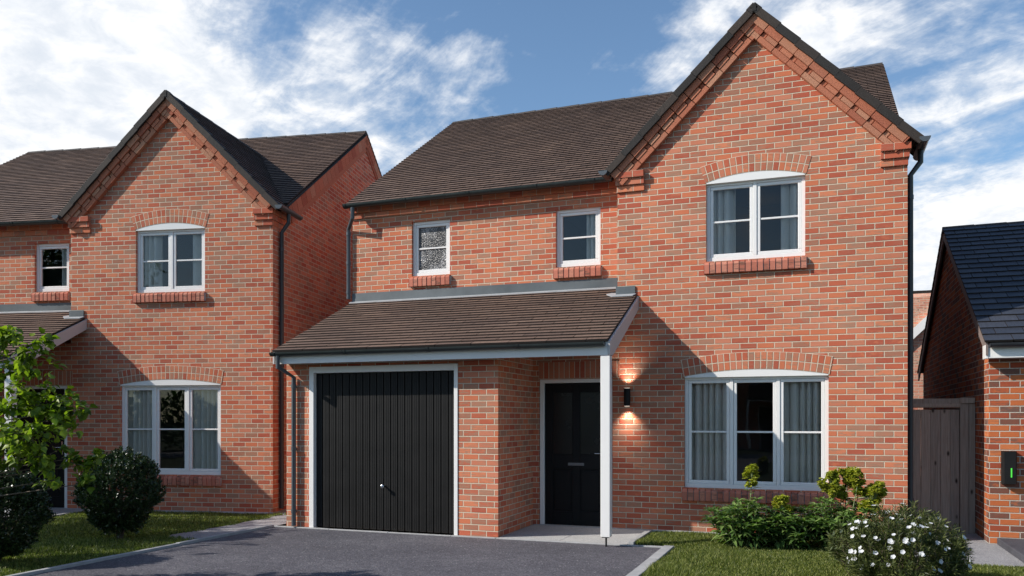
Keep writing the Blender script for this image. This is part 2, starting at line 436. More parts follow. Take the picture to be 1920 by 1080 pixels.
def window(par, x0, x1, z0, z1, Y, n, curtains, arch=None, frost=False, lab=None):
    w = empty('window', (x0, Y, z0)); w.parent = par
    if lab: w['label'] = lab
    def P(mb, name, mat, **k):
        mb.v = [(a - x0, b - Y, c - z0) for a, b, c in mb.v]
        return mb.build(name, mat, w, **k)
    yf = Y + .045; fw, sw = .045, .042
    m = MB()
    m.box(x0, x1, yf, yf + .07, z0, z0 + fw + .012); m.box(x0, x1, yf, yf + .07, z1 - fw, z1)
    m.box(x0, x0 + fw, yf, yf + .07, z0 + fw + .012, z1 - fw); m.box(x1 - fw, x1, yf, yf + .07, z0 + fw + .012, z1 - fw)
    lw = (x1 - x0 - fw * (n + 1)) / n; gp = MB(); bars = MB(); ss = MB()
    for i in range(n):
        a = x0 + fw + i * (lw + fw); b = a + lw; c, d = z0 + fw + .012, z1 - fw
        if i: m.box(a - fw, a, yf, yf + .07, c, d)
        g = .0015
        a += g; b -= g; c += g; d -= g
        ys = yf + .010
        ss.box(a, b, ys, ys + .045, c, c + sw); ss.box(a, b, ys, ys + .045, d - sw, d)
        ss.box(a, a + sw, ys, ys + .045, c + sw, d - sw); ss.box(b - sw, b, ys, ys + .045, c + sw, d - sw)
        zm = (c + d) / 2
        bars.box(a + sw, b - sw, ys + .008, ys + .036, zm - .012, zm + .012)
        gy = ys + .022
        gp.face([(a + sw, gy, c + sw), (b - sw, gy, c + sw), (b - sw, gy, d - sw), (a + sw, gy, d - sw)])
    P(m, 'frame', M['white'], bevel=.004); P(ss, 'sash', M['white'], bevel=.006); P(bars, 'glazing_bar', M['white'], bevel=.003)
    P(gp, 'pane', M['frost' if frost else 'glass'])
    # room behind
    rm = MB(); ya, yb = yf + .075, yf + 2.2; a, b, c, d = x0 - .25, x1 + .25, z0 - .45, z1 + .2
    rm.face([(a, yb, c), (b, yb, c), (b, yb, d), (a, yb, d)]); rm.face([(a, ya, c), (a, yb, c), (a, yb, d), (a, ya, d)])
    rm.face([(b, ya, c), (b, ya, d), (b, yb, d), (b, yb, c)]); rm.face([(a, ya, c), (b, ya, c), (b, yb, c), (a, yb, c)])
    rm.face([(a, ya, d), (a, yb, d), (b, yb, d), (b, ya, d)])
    for q in ((a, x0 + .01, c, d), (x1 - .01, b, c, d), (x0 + .01, x1 - .01, c, z0 + .01), (x0 + .01, x1 - .01, z1 - .01, d)):
        rm.face([(q[0], ya, q[2]), (q[0], ya, q[3]), (q[1], ya, q[3]), (q[1], ya, q[2])])
    P(rm, 'room_interior', M['room'])
    for (ca, cb, amp) in curtains:
        cm = MB(); N = max(12, int((cb - ca) / .0025)); pts = []
        ph = random.random() * 6
        for i in range(N + 1):
            x = ca + (cb - ca) * i / N
            y = yf + .088 + amp * 5.0 * (1 - abs(math.sin(x * 31 + ph + .9 * math.sin(x * 13 + ph))) ** .55)
            pts.append((x, y))
        for i in range(N):
            (xa, yaa), (xb, ybb) = pts[i], pts[i + 1]
            cm.face([(xa, yaa, z0 - .1), (xb, ybb, z0 - .1), (xb, ybb, z1 + .05), (xa, yaa, z1 + .05)])
        P(cm, 'curtain', M['curtain'])
    # sill of bricks on edge
    sl = MB(); sz0 = z0 - .165; s0 = math.floor((x0 - .02) / .075) * .075; k = 0
    s0 = x0 - .022; nb = int(round((x1 + .022 - s0) / .075)); pw = (x1 + .022 - s0) / nb
    for i in range(nb):
        a = s0 + i * pw; b = a + pw - .009; j = random.uniform(-.003, .003)
        base = len(sl.v); uvu = (i + .5) * .075 + i * 0
        prof = [(Y + .06, sz0), (Y - .055 + j, sz0), (Y - .058 + j, sz0 + .112), (Y - .045 + j, sz0 + .138), (Y + .06, sz0 + .165)]
        L = len(prof)
        for x in (a, b): sl.v += [(x, p[0], p[1]) for p in prof]
        sl.f.append(tuple(base + q for q in range(L))); sl.uv += [(uvu - .02 + p[0] * .1, p[1]) for p in prof]
        sl.f.append(tuple(base + L + q for q in range(L))[::-1]); sl.uv += [(uvu - .02 + p[0] * .1, p[1]) for p in prof[::-1]]
        for q in range(L):
            q2 = (q + 1) % L
            sl.f.append((base + q, base + L + q, base + L + q2, base + q2)[::-1])
            sl.uv += [(uvu - .02, prof[q2][1]), (uvu + .02, prof[q2][1]), (uvu + .02, prof[q][1]), (uvu - .02, prof[q][1])]
    P(sl, 'sill', M['sill'], bevel=.003)
    mo = MB(); mo.box(s0 + .003, x1 + .019, Y - .047, Y + .055, sz0 + .006, sz0 + .128); P(mo, 'sill_mortar', M['kerb'])
    if arch:
        rise, hc, ring = arch; cx = (x0 + x1) / 2; hw = (x1 - x0) / 2 + hc; Rr = (hw * hw + rise * rise) / (2 * rise); cz = z1 + rise - Rr
        am = math.asin(hw / Rr); N = 28; rg = MB(); hd = MB()
        for i in range(N):
            t0, t1 = -am + 2 * am * i / N, -am + 2 * am * (i + 1) / N
            def pt(t, r, y): return (cx + math.sin(t) * r, y, cz + math.cos(t) * r)
            Yr = Y - .005
            uv = lambda t: t * (Rr + ring / 2)
            rg.face([pt(t0, Rr, Yr), pt(t1, Rr, Yr), pt(t1, Rr + ring, Yr), pt(t0, Rr + ring, Yr)], [(uv(t0), 0), (uv(t1), 0), (uv(t1), ring), (uv(t0), ring)])
            rg.face([pt(t0, Rr, Yr), pt(t0, Rr, Y + .04), pt(t1, Rr, Y + .04), pt(t1, Rr, Yr)], [(uv(t0), .02), (uv(t0), .05), (uv(t1), .05), (uv(t1), .02)])
            rg.face([pt(t0, Rr + ring, Yr), pt(t1, Rr + ring, Yr), pt(t1, Rr + ring, Y + .02), pt(t0, Rr + ring, Y + .02)], [(uv(t0), .2), (uv(t1), .2), (uv(t1), .22), (uv(t0), .22)])
            a, b = pt(t0, Rr - .001, Y - .002), pt(t1, Rr - .001, Y - .002)
            zb = z1 - .012
            a = (max(a[0], x0 + .004), a[1], max(a[2], zb)); b = (min(b[0], x1 - .004), b[1], max(b[2], zb))
            if b[0] > a[0]:
                hd.face([(a[0], a[1], zb), (b[0], b[1], zb), b, a]); hd.face([(a[0], a[1], zb), (a[0], Y + .045, zb), (b[0], Y + .045, zb), (b[0], b[1], zb)])
        for sgn in (-1, 1):
            t = sgn * am
            f = [(cx + math.sin(t) * Rr, Yr, cz + math.cos(t) * Rr), (cx + math.sin(t) * (Rr + ring), Yr, cz + math.cos(t) * (Rr + ring)),
                 (cx + math.sin(t) * (Rr + ring), Y + .02, cz + math.cos(t) * (Rr + ring)), (cx + math.sin(t) * Rr, Y + .02, cz + math.cos(t) * Rr)]
            rg.face(f, [(.02, .02), (.02, .2), (.04, .2), (.04, .02)])
        P(rg, 'brick_arch', M['arch']); P(hd, 'arch_infill', M['white'])
    return w

def make_house(BR):
    h = empty('house', (0, 0, 0))
    # --- walls
    GFW = (-1.67, .119, .587, 2.055); FFW = (-1.386, -.158, 3.56, 4.59)
    LW = (-5.904, -5.255, 3.70, 4.545); RW = (-3.572, -2.906, 3.69, 4.525)
    DR = (-3.70, -2.64, -.02, 2.055); GD = (-6.583, -4.34, -.02, 2.213)
    m = MB(); wall_y(m, GY, GX0, GX1, -.15, 4.81, [GFW, FFW], gable=(AX, GY, 4.81 + (GX1 - GX0) / 2))
    m.face([(GX0, GY, 2.7), (GX0, GY, 4.81), (GX0, UY, 4.81), (GX0, UY, 2.7)])
    m.face([(AX + .03, GY, 6.5), (AX - .03, GY, 6.5), (AX, GY + .02, 6.45)])
    m.build('gable_wall', BR, h)
    m = MB(); wall_y(m, GY, PX1, GX0, -.15, 2.75, [DR]); m.build('porch_wall', BR, h)
    m = MB(); wall_y(m, UY, HX0, GX0, 2.6, 4.86, [LW, RW]); m.build('upper_wall', BR, h)
    m = MB(); wall_y(m, PY, HX0, PX1, -.15, 2.35, [GD], back=.10)
    m.face([(PX1, PY, -.15), (PX1, GY, -.15), (PX1, GY, 2.75), (PX1, PY, 2.35)])
    m.face([(HX0, PY, -.15), (HX0, PY, 2.35), (HX0, UY, 3.1), (HX0, UY, -.15)])
    m.build('garage_wall', BR, h)
    def side(x, y0, flip, nm):
        pts = [(x, y0, -.15), (x, HY1, -.15), (x, HY1, zmain(HY1) - .03), (x, MRY, MRZ - .06), (x, y0, zmain(y0) - .03)]
        s = MB(); s.face(pts[::-1] if flip else pts); s.build(nm, BR, h)
    side(GX1, GY + .001, False, 'side_wall'); side(HX0, UY + .001, True, 'side_wall')
    m = MB(); m.face([(GX1, HY1, -.15), (HX0, HY1, -.15), (HX0, HY1, 4.4), (GX1, HY1, 4.4)]); m.build('rear_wall', BR, h)
    pl = MB(); pl.box(GX0 - 1.2, GX1 + .015, GY - .02, GY + .05, -.1, .012); pl.box(GX1 - .03, GX1 + .02, GY + .05, HY1, -.1, .012)
    pl.build('wall_footing', M['kerb'], h)
    # --- kneelers: three stepped courses at each foot of the gable
    for sg, xe, xi in ((-1, GX0, GX0 + .37), (1, GX1, GX1 - .30)):
        k = MB()
        for i, (p, e) in enumerate(((.028, .006), (.052, .020), (.080, .036))):
            z = 4.572 + i * .089; xo = xe + sg * e
            k.box(min(xo, xi), max(xo, xi), GY - p, UY - .01 if sg < 0 else GY + .42, z, z + .087)
        k.build('kneeler', M['corbel'], h, bevel=.003)
    # --- corbelled eaves course of the upper wall
    m = MB(); m.box(HX0 - .01, GX0 - .04, UY - .03, UY + .02, 4.661, 4.748); m.box(HX0 - .02, GX0 - .045, UY - .06, UY + .02, 4.750, 4.87)
    m.build('eaves_course', M['corbel'], h, bevel=.003)
    # --- raked brick bands under the verge of the front gable
    bd = MB(); sq = math.sqrt(.5)
    for sg in (-1, 1):
        o = Vector((AX, GY, 6.640)); d = Vector((sg * sq, 0, -sq)); nn = Vector((sg * sq, 0, sq)); y = Vector((0, 1, 0))
        Ltot = 2.62 if sg < 0 else 2.52; L = .252; k = 0; s = -.02
        # o sits on the outer line of the band
        while s < Ltot:
            e = min(s + L - .006, Ltot)
            j = random.uniform(-.004, .004)
            bd.obox(o, d, y, nn, s + .003, e, -.098 + j, .01, -.062, .032)
            bd.obox(o, d, y, nn, s + .003, min(s + .062, e), -.058, .01, -.122, -.066)
            if e > s + .08: bd.obox(o, d, y, nn, s + .076, e, -.078 + j, .01, -.122, -.066)
            bd.obox(o, d, y, nn, s + .003, e, -.070 + j, .01, -.192, -.126)
            s += L; k += 1
    bd.build('verge_brick_band', M['band'], h, bevel=.003)
    # side gable bands
    bd = MB()
    for sg in (-1, 1):
        d = Vector((0, sg, -MS)).normalized(); y = Vector((-1, 0, 0)); nn = Vector((0, sg * MS, 1)).normalized()
        o = Vector((GX1, MRY, MRZ - .055)); s = 0.; Lt = (MRY - UY - .15) / abs(d.y) if sg < 0 else 4.9
        while s < Lt:
            e = min(s + .212, Lt)
            bd.obox(o, d, y, nn, s, e, -.026, .01, -.20, -.005); s += .22
        bd.obox(o, d, y, nn, 0, Lt, -.018, .01, -.29, -.205)
    bd.build('verge_brick_band', M['band'], h, bevel=.003)
    # --- roofs
    rf = empty('roof', (0, 0, 0)); rf.parent = h
    sl = math.hypot(MRY - MEY, MRZ - MEZ)
    kp = lambda c: not (GX0 - .1 < c.x < GX1 + .1 and c.z < zgab(c.x) - .22 and c.y < 14.6) and not (GX0 < c.x < GX1 + .2 and c.y < UY + .1)
    t = MB(); tiles(t, (HX0 - .03, MEY, MEZ), (1, 0, 0), (0, MRY - MEY, MRZ - MEZ), GX1 + .02 - HX0 + .03, sl, .110, .245, kp, seed=3)
    tiles(t, (HX0 - .03, 2 * MRY - MEY, MEZ), (1, 0, 0), (0, MEY - MRY, MRZ - MEZ), GX1 + .02 - HX0 + .03, sl, .110, .245, seed=4)
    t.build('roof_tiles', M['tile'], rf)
    t = MB(); GYF = 10.945
    for sg in (-1, 1):
        ex = AX + sg * 1.90; gl = 1.90 * math.sqrt(2)
        kg = lambda c: c.z > zmain(c.y) - .16
        tiles(t, (ex, GYF, GZ - 1.90), (0, 1, 0), (-sg, 0, 1), 3.9, gl, .110, .245, kg, seed=5 + sg)
    t.build('gable_roof_tiles', M['tile'], rf)
    # underside boards close the roofs
    u = MB()
    u.face([(HX0 - .08, MEY + .05, MEZ - .02), (GX0, MEY + .05, MEZ - .02), (GX0, MRY, MRZ - .06), (HX0 - .08, MRY, MRZ - .06)])
    u.face([(GX0, UY + .12, zmain(UY + .12) - .04), (GX1 + .04, UY + .12, zmain(UY + .12) - .04), (GX1 + .04, MRY, MRZ - .05), (GX0, MRY, MRZ - .05)])
    u.face([(HX0 - .08, MRY, MRZ - .06), (GX1 + .04, MRY, MRZ - .05), (GX1 + .04, HY1, zmain(HY1) - .03), (HX0 - .08, HY1, zmain(HY1) - .03)])
    for sg in (-1, 1):
        u.face([(AX, GY - .09, GZ - .012), (AX + sg * 1.87, GY - .09, GZ - 1.882), (AX + sg * 1.87, 11.6, GZ - 1.882), (AX, 14.3, GZ - .012)])
    u.build('roof_underside', M['soffit'], rf)
    # ridges
    rd = MB(); x = HX0 - .03
    while x < GX1:
        x2 = min(x + .44, GX1 + .03); rd.tube([(x, MRY, MRZ - .035), (x2, MRY, MRZ - .030)], [.062, .066], 10); x += .445
    rd.build('ridge_tiles', M['ridge'], rf, smooth=True); rd = MB()
    y = GYF + .02
    while y < 14.2:
        rd.tube([(AX, y, GZ - .035), (AX, min(y + .44, 14.4), GZ - .032)], [.062, .066], 10); y += .445
    rd.build('ridge_tiles', M['ridge'], rf, smooth=True)
    # dry verge units up the front gable
    vg = MB()
    for sg in (-1, 1):
        d = Vector((-sg * sq, 0, sq)); nn = Vector((sg * sq, 0, sq)); yv = Vector((0, 1, 0)); o = Vector((AX + sg * 1.925, 0, GZ - 1.925))
        s = -.02; Lt = 1.925 * math.sqrt(2); i = 0
        while s < Lt - .01:
            e = min(s + .345, Lt + .02); o2 = o + nn * (.004)
            dd = (d + nn * -.030).normalized(); n2 = (nn + d * .030).normalized()
            pp = o2 + d * (s + .003) + nn * .022
            vg.obox(pp, dd, yv, n2, 0, e - s, 10.905, 10.945, -.080, .018)
            vg.obox(pp, dd, yv, n2, 0, e - s, 10.9455, 11.03, -.006, .020)
            s += .33; i += 1
    vg.obox((AX, 0, GZ), (1, 0, 0), (0, 1, 0), (0, 0, 1), -.03, .03, 10.900, 11.0, -.075, .020)
    vg.build('verge_tiles', M['verge'], rf, bevel=.006)
    # --- porch and garage lean-to roof
    EY, EZ, PS = 9.385, 2.405, .462; PXa, PXb = HX0 - .005, -2.305
    PS = .453; zp = lambda y: EZ + PS * (y - EY)
    pr = empty('porch_roof', (0, 0, 0)); pr.parent = h
    t = MB(); kp2 = lambda c: c.x < GX0 + .02 or c.y < GY - .02
    tiles(t, (PXa, EY, EZ), (1, 0, 0), (0, 1, PS), PXb - PXa, math.hypot(UY - EY, (UY - EY) * PS), .113, .49, kp2, seed=11, stagger=.37)
    t.build('roof_tiles', M['tile'], pr)
    u = MB(); u.face([(PXa, EY + .03, zp(EY + .03) - .03), (PXb, EY + .03, zp(EY + .03) - .03), (PXb, GY, zp(GY) - .03), (PXa, GY, zp(GY) - .03)])
    u.face([(PXa, GY, zp(GY) - .03), (GX0, GY, zp(GY) - .03), (GX0, UY, zp(UY) - .03), (PXa, UY, zp(UY) - .03)])
    u.build('roof_underside', M['soffit'], pr)
    f = MB(); f.box(HX0 + .02, PXb + .0, EY + .025, EY + .05, 2.242, 2.398); f.build('fascia', M['fascia'], pr, bevel=.003)
    sd = Vector((0, 1, PS)).normalized(); nz = Vector((0, 0, 1))
    for nm, xa, xb, ye in (('barge_board', PXb + .002, PXb + .028, GY), ('barge_board', PXa - .012, PXa + .012, UY)):
        b = MB()
        q = [(EY + .02, 2.245), (EY + .16, 2.245), (ye, zp(ye) - .175), (ye, zp(ye) - .012), (EY + .02, zp(EY + .02) - .012)]
        for x, fl in ((xa, False), (xb, True)):
            pts = [(x, yy, zz) for yy, zz in q]; b.face(pts[::-1] if not fl else pts)
        for i in range(5):
            (ya, za), (yb, zb) = q[i], q[(i + 1) % 5]
            b.face([(xa, ya, za), (xb, ya, za), (xb, yb, zb), (xa, yb, zb)])
        b.build(nm, M['barge'], pr)
    # flashing
    f = MB(); f.box(HX0 + .0, GX0 - .002, UY - .014, UY - .004, 3.335, 3.488); f.build('flashing', M['lead'], pr)
    f = MB(); f.box(GX0 - .02, PXb - .02, GY - .020, GY - .006, 3.125, 3.295); f.build('flashing', M['lead'], pr)
    f = MB()
    def apron(x0, x1, y0, y1, cut=0):
        z0, z1 = zp(y0) + .034, zp(y1) + .034
        if cut:
            top = [(x0 - .16, y0 + .10), (x0 - .06, y0), (x1 - .02, y0), (x1 + .01, y0 + .05), (x1 + .01, y1), (x0 - .10, y1 + .07)]
            f.face([(a, b, zp(b) + .043) for a, b in top]); f.face([(a, b, zp(b) + .032) for a, b in top][::-1])
            for i in range(5):
                (a, b), (c, d) = top[i], top[i + 1]
                f.face([(a, b, zp(b) + .032), (c, d, zp(d) + .032), (c, d, zp(d) + .043), (a, b, zp(b) + .043)])
        else:
            f.face([(x0, y0, z0), (x1, y0, z0), (x1, y1, z1), (x0, y1, z1)]); f.face([(x0, y0, z0 - .014), (x1, y0, z0 - .014), (x1, y0, z0), (x0, y0, z0)])
            f.face([(x0, y0, z0 - .014), (x0, y0, z0), (x0, y1, z1), (x0, y1, z1 - .014)])
    apron(HX0 - .03, GX0 - .10, UY - .06, UY - .004); apron(GX0, PXb - .02, GY - .085, GY - .006, 1)
    f.build('flashing_apron', M['leadlight'], pr)
    # --- porch post
    ps = empty('porch_post', (-2.335, 9.47, 0)); ps.parent = h
    p = MB(); p.box(-.06, .052, -.055, .055, .115, 2.24); p.build('post', M['white'], ps, bevel=.004)
    p = MB(); p.tube([(-.005, 0, -.02), (-.005, 0, .12)], .011, 10); p.box(-.045, .035, -.045, .045, .106, .114); p.build('post_foot', M['black'], ps, smooth=False)
    # --- gutters and downpipes
    g = MB(); g.gutter((HX0 - .005, MEY - .055, MEZ - .012), (GX0 - .13, MEY - .055, MEZ - .012), .056)
    for x in (-6.95, -5.9, -4.85, -3.8, -2.95): g.gutter((x - .02, MEY - .055, MEZ - .010), (x + .02, MEY - .055, MEZ - .010), .0615)
    g.build('gutter', M['gutter'], h, smooth=True)
    g = MB(); g.gutter((HX0 + .0, EY - .03, EZ - .012), (PXb - .03, EY - .03, EZ - .012), .05)
    for x in (-6.9, -5.8, -4.6, -3.4): g.gutter((x - .018, EY - .03, EZ - .010), (x + .018, EY - .03, EZ - .010), .055)
    g.build('gutter', M['gutter'], h, smooth=True)
    for x, y1, sgn in ((GX1 + .175, UY + .25, 1), (GX0 - .165, MEY - .11, -1)):
        g = MB(); g.gutter((x, 10.885, 4.850), (x, y1, 4.850), .056); g.gutter((x, 10.880, 4.852), (x, 10.905, 4.852), .062); g.build('gutter', M['pipe'], h, smooth=True)
    def dpipe(pts, mat, r=.034):
        d = empty('downpipe', pts[-1]); d.parent = h; o = Vector(pts[-1])
        q = MB(); q.tube([Vector(p) - o for p in pts], r, 14); q.build('pipe', mat, d, smooth=True)
        a, b = Vector(pts[-2]), Vector(pts[-1]); n = 3
        for i in range(n):
            c = MB(); p = a.lerp(b, .06 + .42 * i) - o; c.tube([p + Vector((0, 0, .025)), p - Vector((0, 0, .025))], r + .006, 14)
            c.build('pipe_clip', mat, d, smooth=True)
    dpipe([(GX1 + .165, 11.27, 4.81), (GX1 + .165, 11.27, 4.66), (GX1 + .05, 11.26, 4.50), (GX1 + .05, 11.26, .05)], M['pipeblack'])
    dpipe([(HX0 + .13, MEY - .055, 4.80), (HX0 + .13, MEY - .055, 4.64), (HX0 + .0 - .05, UY - .04, 4.50), (HX0 - .05, UY - .04, 3.40)], M['pipe'], .032)
    dpipe([(HX0 + .10, EY - .03, 2.36), (HX0 + .10, EY - .03, 2.20), (HX0 + .155, PY - .05, 2.07), (HX0 + .155, PY - .05, .02)], M['pipe'], .032)
    # --- garage door
    g = empty('garage_door', (GD[0], PY, 0)); g.parent = h
    f = MB(); W = GD[1] - GD[0]; fw = .075
    f.box(.002, fw, -.012, .09, .0, GD[3] - .002); f.box(W - fw + .02, W - .002, -.012, .09, .0, GD[3] - .002); f.box(fw, W - fw + .02, -.012, .09, GD[3] - .088, GD[3] - .002)
    f.build('door_frame', M['white'], g, bevel=.004)
    p = MB(); n = 20; x0, x1 = fw, W - fw + .02; pw = (x1 - x0) / n
    p.box(x0, x1, .074, .085, .01, GD[3] - .088)
    for i in range(n):
        a = x0 + i * pw
        p.box(a + .007, a + pw - .007, .050, .0735, .012, GD[3] - .09)
        p.box(a + pw * .36, a + pw * .40, .047, .0495, .03, GD[3] - .10)
        p.box(a + pw * .62, a + pw * .66, .047, .0495, .03, GD[3] - .10)
    p.build('door_panel', M['black'], g, bevel=.003)
    k = MB(); kx, kz = (x0 + x1) / 2 + .022, .60
    k.tube([(kx, .05, kz), (kx, .02, kz), (kx, -.002, kz), (kx, -.018, kz), (kx, -.034, kz), (kx, -.042, kz)], [.012, .012, .016, .027, .025, .012], 16)
    k.build('handle', M['steel'], g, smooth=True)
    # --- front door
    d = empty('front_door', (DR[0], GY, 0)); d.parent = h; W = DR[1] - DR[0]
    f = MB(); f.box(.008, .070, .02, .10, 0, DR[3] - .002); f.box(W - .070, W - .008, .02, .10, 0, DR[3] - .002); f.box(.070, W - .070, .02, .10, DR[3] - .055, DR[3] - .002)
    f.build('door_frame', M['white'], d, bevel=.004)
    a, b, zt = .072, W - .072, DR[3] - .057; p = MB(); c = (a + b) / 2
    p.box(a, b, .072, .085, .01, zt)
    for (q0, q1, q2, q3) in ((a, a + .115, .01, zt), (b - .115, b, .01, zt), (c - .055, c + .055, .01, zt), (a + .115, c - .055, zt - .13, zt), (c + .055, b - .115, zt - .13, zt),
                             (a + .115, c - .055, .01, .20), (c + .055, b - .115, .01, .20), (a + .115, c - .055, .80, 1.0), (c + .055, b - .115, .80, 1.0)):
        p.box(q0 + .0004, q1 - .0004, .05, .0718, q2, q3)
    for (q0, q1) in ((a + .14, c - .08), (c + .08, b - .14)): p.box(q0, q1, .060, .0718, .23, .77)
    p.build('door_leaf', M['blackdoor'], d, bevel=.004)
    p = MB()
    for (q0, q1) in ((a + .118, c - .058), (c + .058, b - .118)): p.box(q0, q1, .062, .0715, 1.003, zt - .133)
    p.build('pane', M['doorglass'], d)
    p = MB(); p.box(c - .115, c + .115, .040, .0495, .845, .885); p.build('letterbox', M['greyslot'], d, bevel=.003)
    p = MB(); p.tube([(b - .06, .05, 1.02), (b - .06, .012, 1.02), (b - .075, .004, 1.02), (b - .18, .004, 1.02)], .009, 10); p.box(b - .075, b - .045, .043, .0495, .90, 1.12); p.build('handle', M['steel'], d, smooth=True)
    p = MB(); p.box(-.0, W + .0, .0, .12, -.02, .012); p.build('threshold', M['kerb'], d)
    # lintel of soldiers above the front door
    s = MB(); s.face([(DR[0] - .002, GY - .006, DR[3] + .004), (DR[1] + .1, GY - .006, DR[3] + .004), (DR[1] + .1, GY - .006, DR[3] + .236), (DR[0] - .002, GY - .006, DR[3] + .236)],
                     [(0, .0), (W + .1, .0), (W + .1, .235), (0, .235)])
    s.box(DR[0] - .002, DR[1] + .1, GY - .0055, GY - .001, DR[3] + .004, DR[3] + .236)
    s.build('soldier_lintel', M['soldier'], h)
    # --- windows
    x0, x1 = GFW[0], GFW[1]
    window(h, *GFW, GY, 3, [(x0 + .04, x0 + .60, .026), (x1 - .60, x1 - .04, .026)], arch=(.082, .012, .225))
    window(h, *FFW, GY, 2, [(FFW[0] + .05, FFW[0] + .36, .022), (FFW[1] - .30, FFW[1] - .05, .022)], arch=(.092, .010, .225))
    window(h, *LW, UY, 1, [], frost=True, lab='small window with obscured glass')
    window(h, *RW, UY, 1, [(RW[1] - .24, RW[1] - .06, .018)])
    return h

H1 = make_house(M['brick'])
tag(H1, 'red brick house in the centre with open porch, black garage door and front gable', 'house')
TH = R(10.7)
H2 = copy_tree(H1)
# same house type next door, turned towards the viewer about its gable corner
pv = Vector((1.01, 11.045, 0)); rot = Matrix.Rotation(TH, 3, 'Z'); loc = Vector((-8.135, 10.97, 0)) - rot @ pv
H2.location = loc; H2.rotation_euler = (0, 0, TH)
def leftw(p): return rot @ Vector(p) + loc
tag(H2, 'red brick house at the left behind the bushes, its gable turned towards the drive', 'house')
for o in (H1, H2): o['group'] = 'matching red brick houses'

# ------------------------------------------------------------------ wall lamp
L = empty('wall_lamp', (-2.42, GY, 1.79)); tag(L, 'black cylinder wall lamp shining up and down beside the porch post', 'lamp')
m = MB(); m.tube([(0, -.085, -.120), (0, -.085, .120)], .043, 20); m.build('lamp_body', M['black'], L, smooth=True)
m = MB(); m.box(-.028, .028, -.055, -.0, -.05, .05); m.build('bracket', M['black'], L, bevel=.003)
m = MB(); m.tube([(0, -.085, -.1225), (0, -.085, -.1205)], .036, 20); m.tube([(0, -.085, .1205), (0, -.085, .1225)], .036, 20); m.build('lens', M['lampglow'], L)
for sg in (-1, 1):
    ld = bpy.data.lights.new('lamp_beam', 'SPOT'); ld.energy = 30. if sg < 0 else 26.; ld.color = (1, .86, .76); ld.spot_size = R(104); ld.spot_blend = 1.; ld.shadow_soft_size = .035
    lo = bpy.data.objects.new('lamp_beam', ld); col.objects.link(lo); lo.parent = L; lo.location = (0, -.085, sg * .128)
    lo.rotation_euler = (R(6) if sg < 0 else R(180 - 6), 0, 0)

# ------------------------------------------------------------------ neighbour garage on the right
NX, NY = 1.92, 11.29
G = empty('garage', (0, 0, 0)); tag(G, 'orange brick outbuilding with dark slate roof at the right edge', 'garage')
nr_y, nr_z, ne_y, ne_z = 14.62, 4.51, 11.06, 2.40; ns = (nr_z - ne_z) / (nr_y - ne_y)
zn = lambda y: nr_z - ns * abs(y - nr_y)
yb = 2 * nr_y - NY
m = MB(); m.face([(NX, NY, -.1), (6.5, NY, -.1), (6.5, NY, 2.4), (NX, NY, 2.4)])
m.face([(NX, yb, -.1), (NX, NY, -.1), (NX, NY, zn(NY) - .05), (NX, nr_y, nr_z - .05), (NX, yb, zn(yb) - .05)])
m.face([(6.5, NY, -.1), (6.5, yb, -.1), (6.5, yb, 2.4), (6.5, nr_y, nr_z - .05), (6.5, NY, 2.4)]); m.face([(6.5, yb, -.1), (NX, yb, -.1), (NX, yb, 2.4), (6.5, yb, 2.4)])
m.build('wall', M['neigh'], G)
rf = empty('roof'); rf.parent = G
t = MB(); l = math.hypot(nr_y - ne_y, nr_z - ne_z)
tiles(t, (NX - .085, ne_y, ne_z), (1, 0, 0), (0, 1, ns), 4.8, l, .182, .30, seed=21, th=.016); tiles(t, (NX - .085, 2 * nr_y - ne_y, ne_z), (1, 0, 0), (0, -1, ns), 4.8, l, .182, .30, seed=22, th=.016)
t.build('roof_tiles', M['slate'], rf)
rd = MB(); x = NX - .085
while x < 6.5: rd.tube([(x, nr_y, nr_z - .03), (x + .44, nr_y, nr_z - .027)], [.055, .058], 10); x += .445
rd.build('ridge_tiles', M['ridge'], rf, smooth=True)
for sg in (-1, 1):
    b = MB(); d = Vector((0, sg, -ns)).normalized(); q = [(nr_y, nr_z - .005), (nr_y + sg * 3.54, zn(nr_y + 3.54) - .005), (nr_y + sg * 3.54, zn(nr_y + 3.54) - .165), (nr_y, nr_z - .175)]
    for x in (NX - .07, NX - .045): b.face([(x, y, z) for y, z in q])
    for i in range(4):
        (ya, za), (yb2, zb) = q[i], q[(i + 1) % 4]; b.face([(NX - .07, ya, za), (NX - .045, ya, za), (NX - .045, yb2, zb), (NX - .07, yb2, zb)])
    b.build('barge_board', M['bargebrown'], G)
u = MB()
for sg in (-1, 1): u.face([(NX - .08, nr_y, nr_z - .012), (6.6, nr_y, nr_z - .012), (6.6, nr_y + sg * 3.5, zn(nr_y + 3.5) - .012), (NX - .08, nr_y + sg * 3.5, zn(nr_y + 3.5) - .012)])
u.build('roof_underside', M['soffit'], rf)
f = MB(); f.box(NX - .044, 6.6, ne_y + .035, ne_y + .06, 2.215, 2.375); f.box(NX - .044, 6.6, ne_y + .06, NY + .01, 2.215, 2.235)
f.box(NX - .073, NX - .0445, ne_y + .03, ne_y + .21, 2.21, 2.372); f.build('fascia', M['white'], G, bevel=.003)
g = MB(); g.gutter((NX - .03, ne_y - .02, 2.385), (6.6, ne_y - .02, 2.385), .052); g.build('gutter', M['pipeblack'], G, smooth=True)

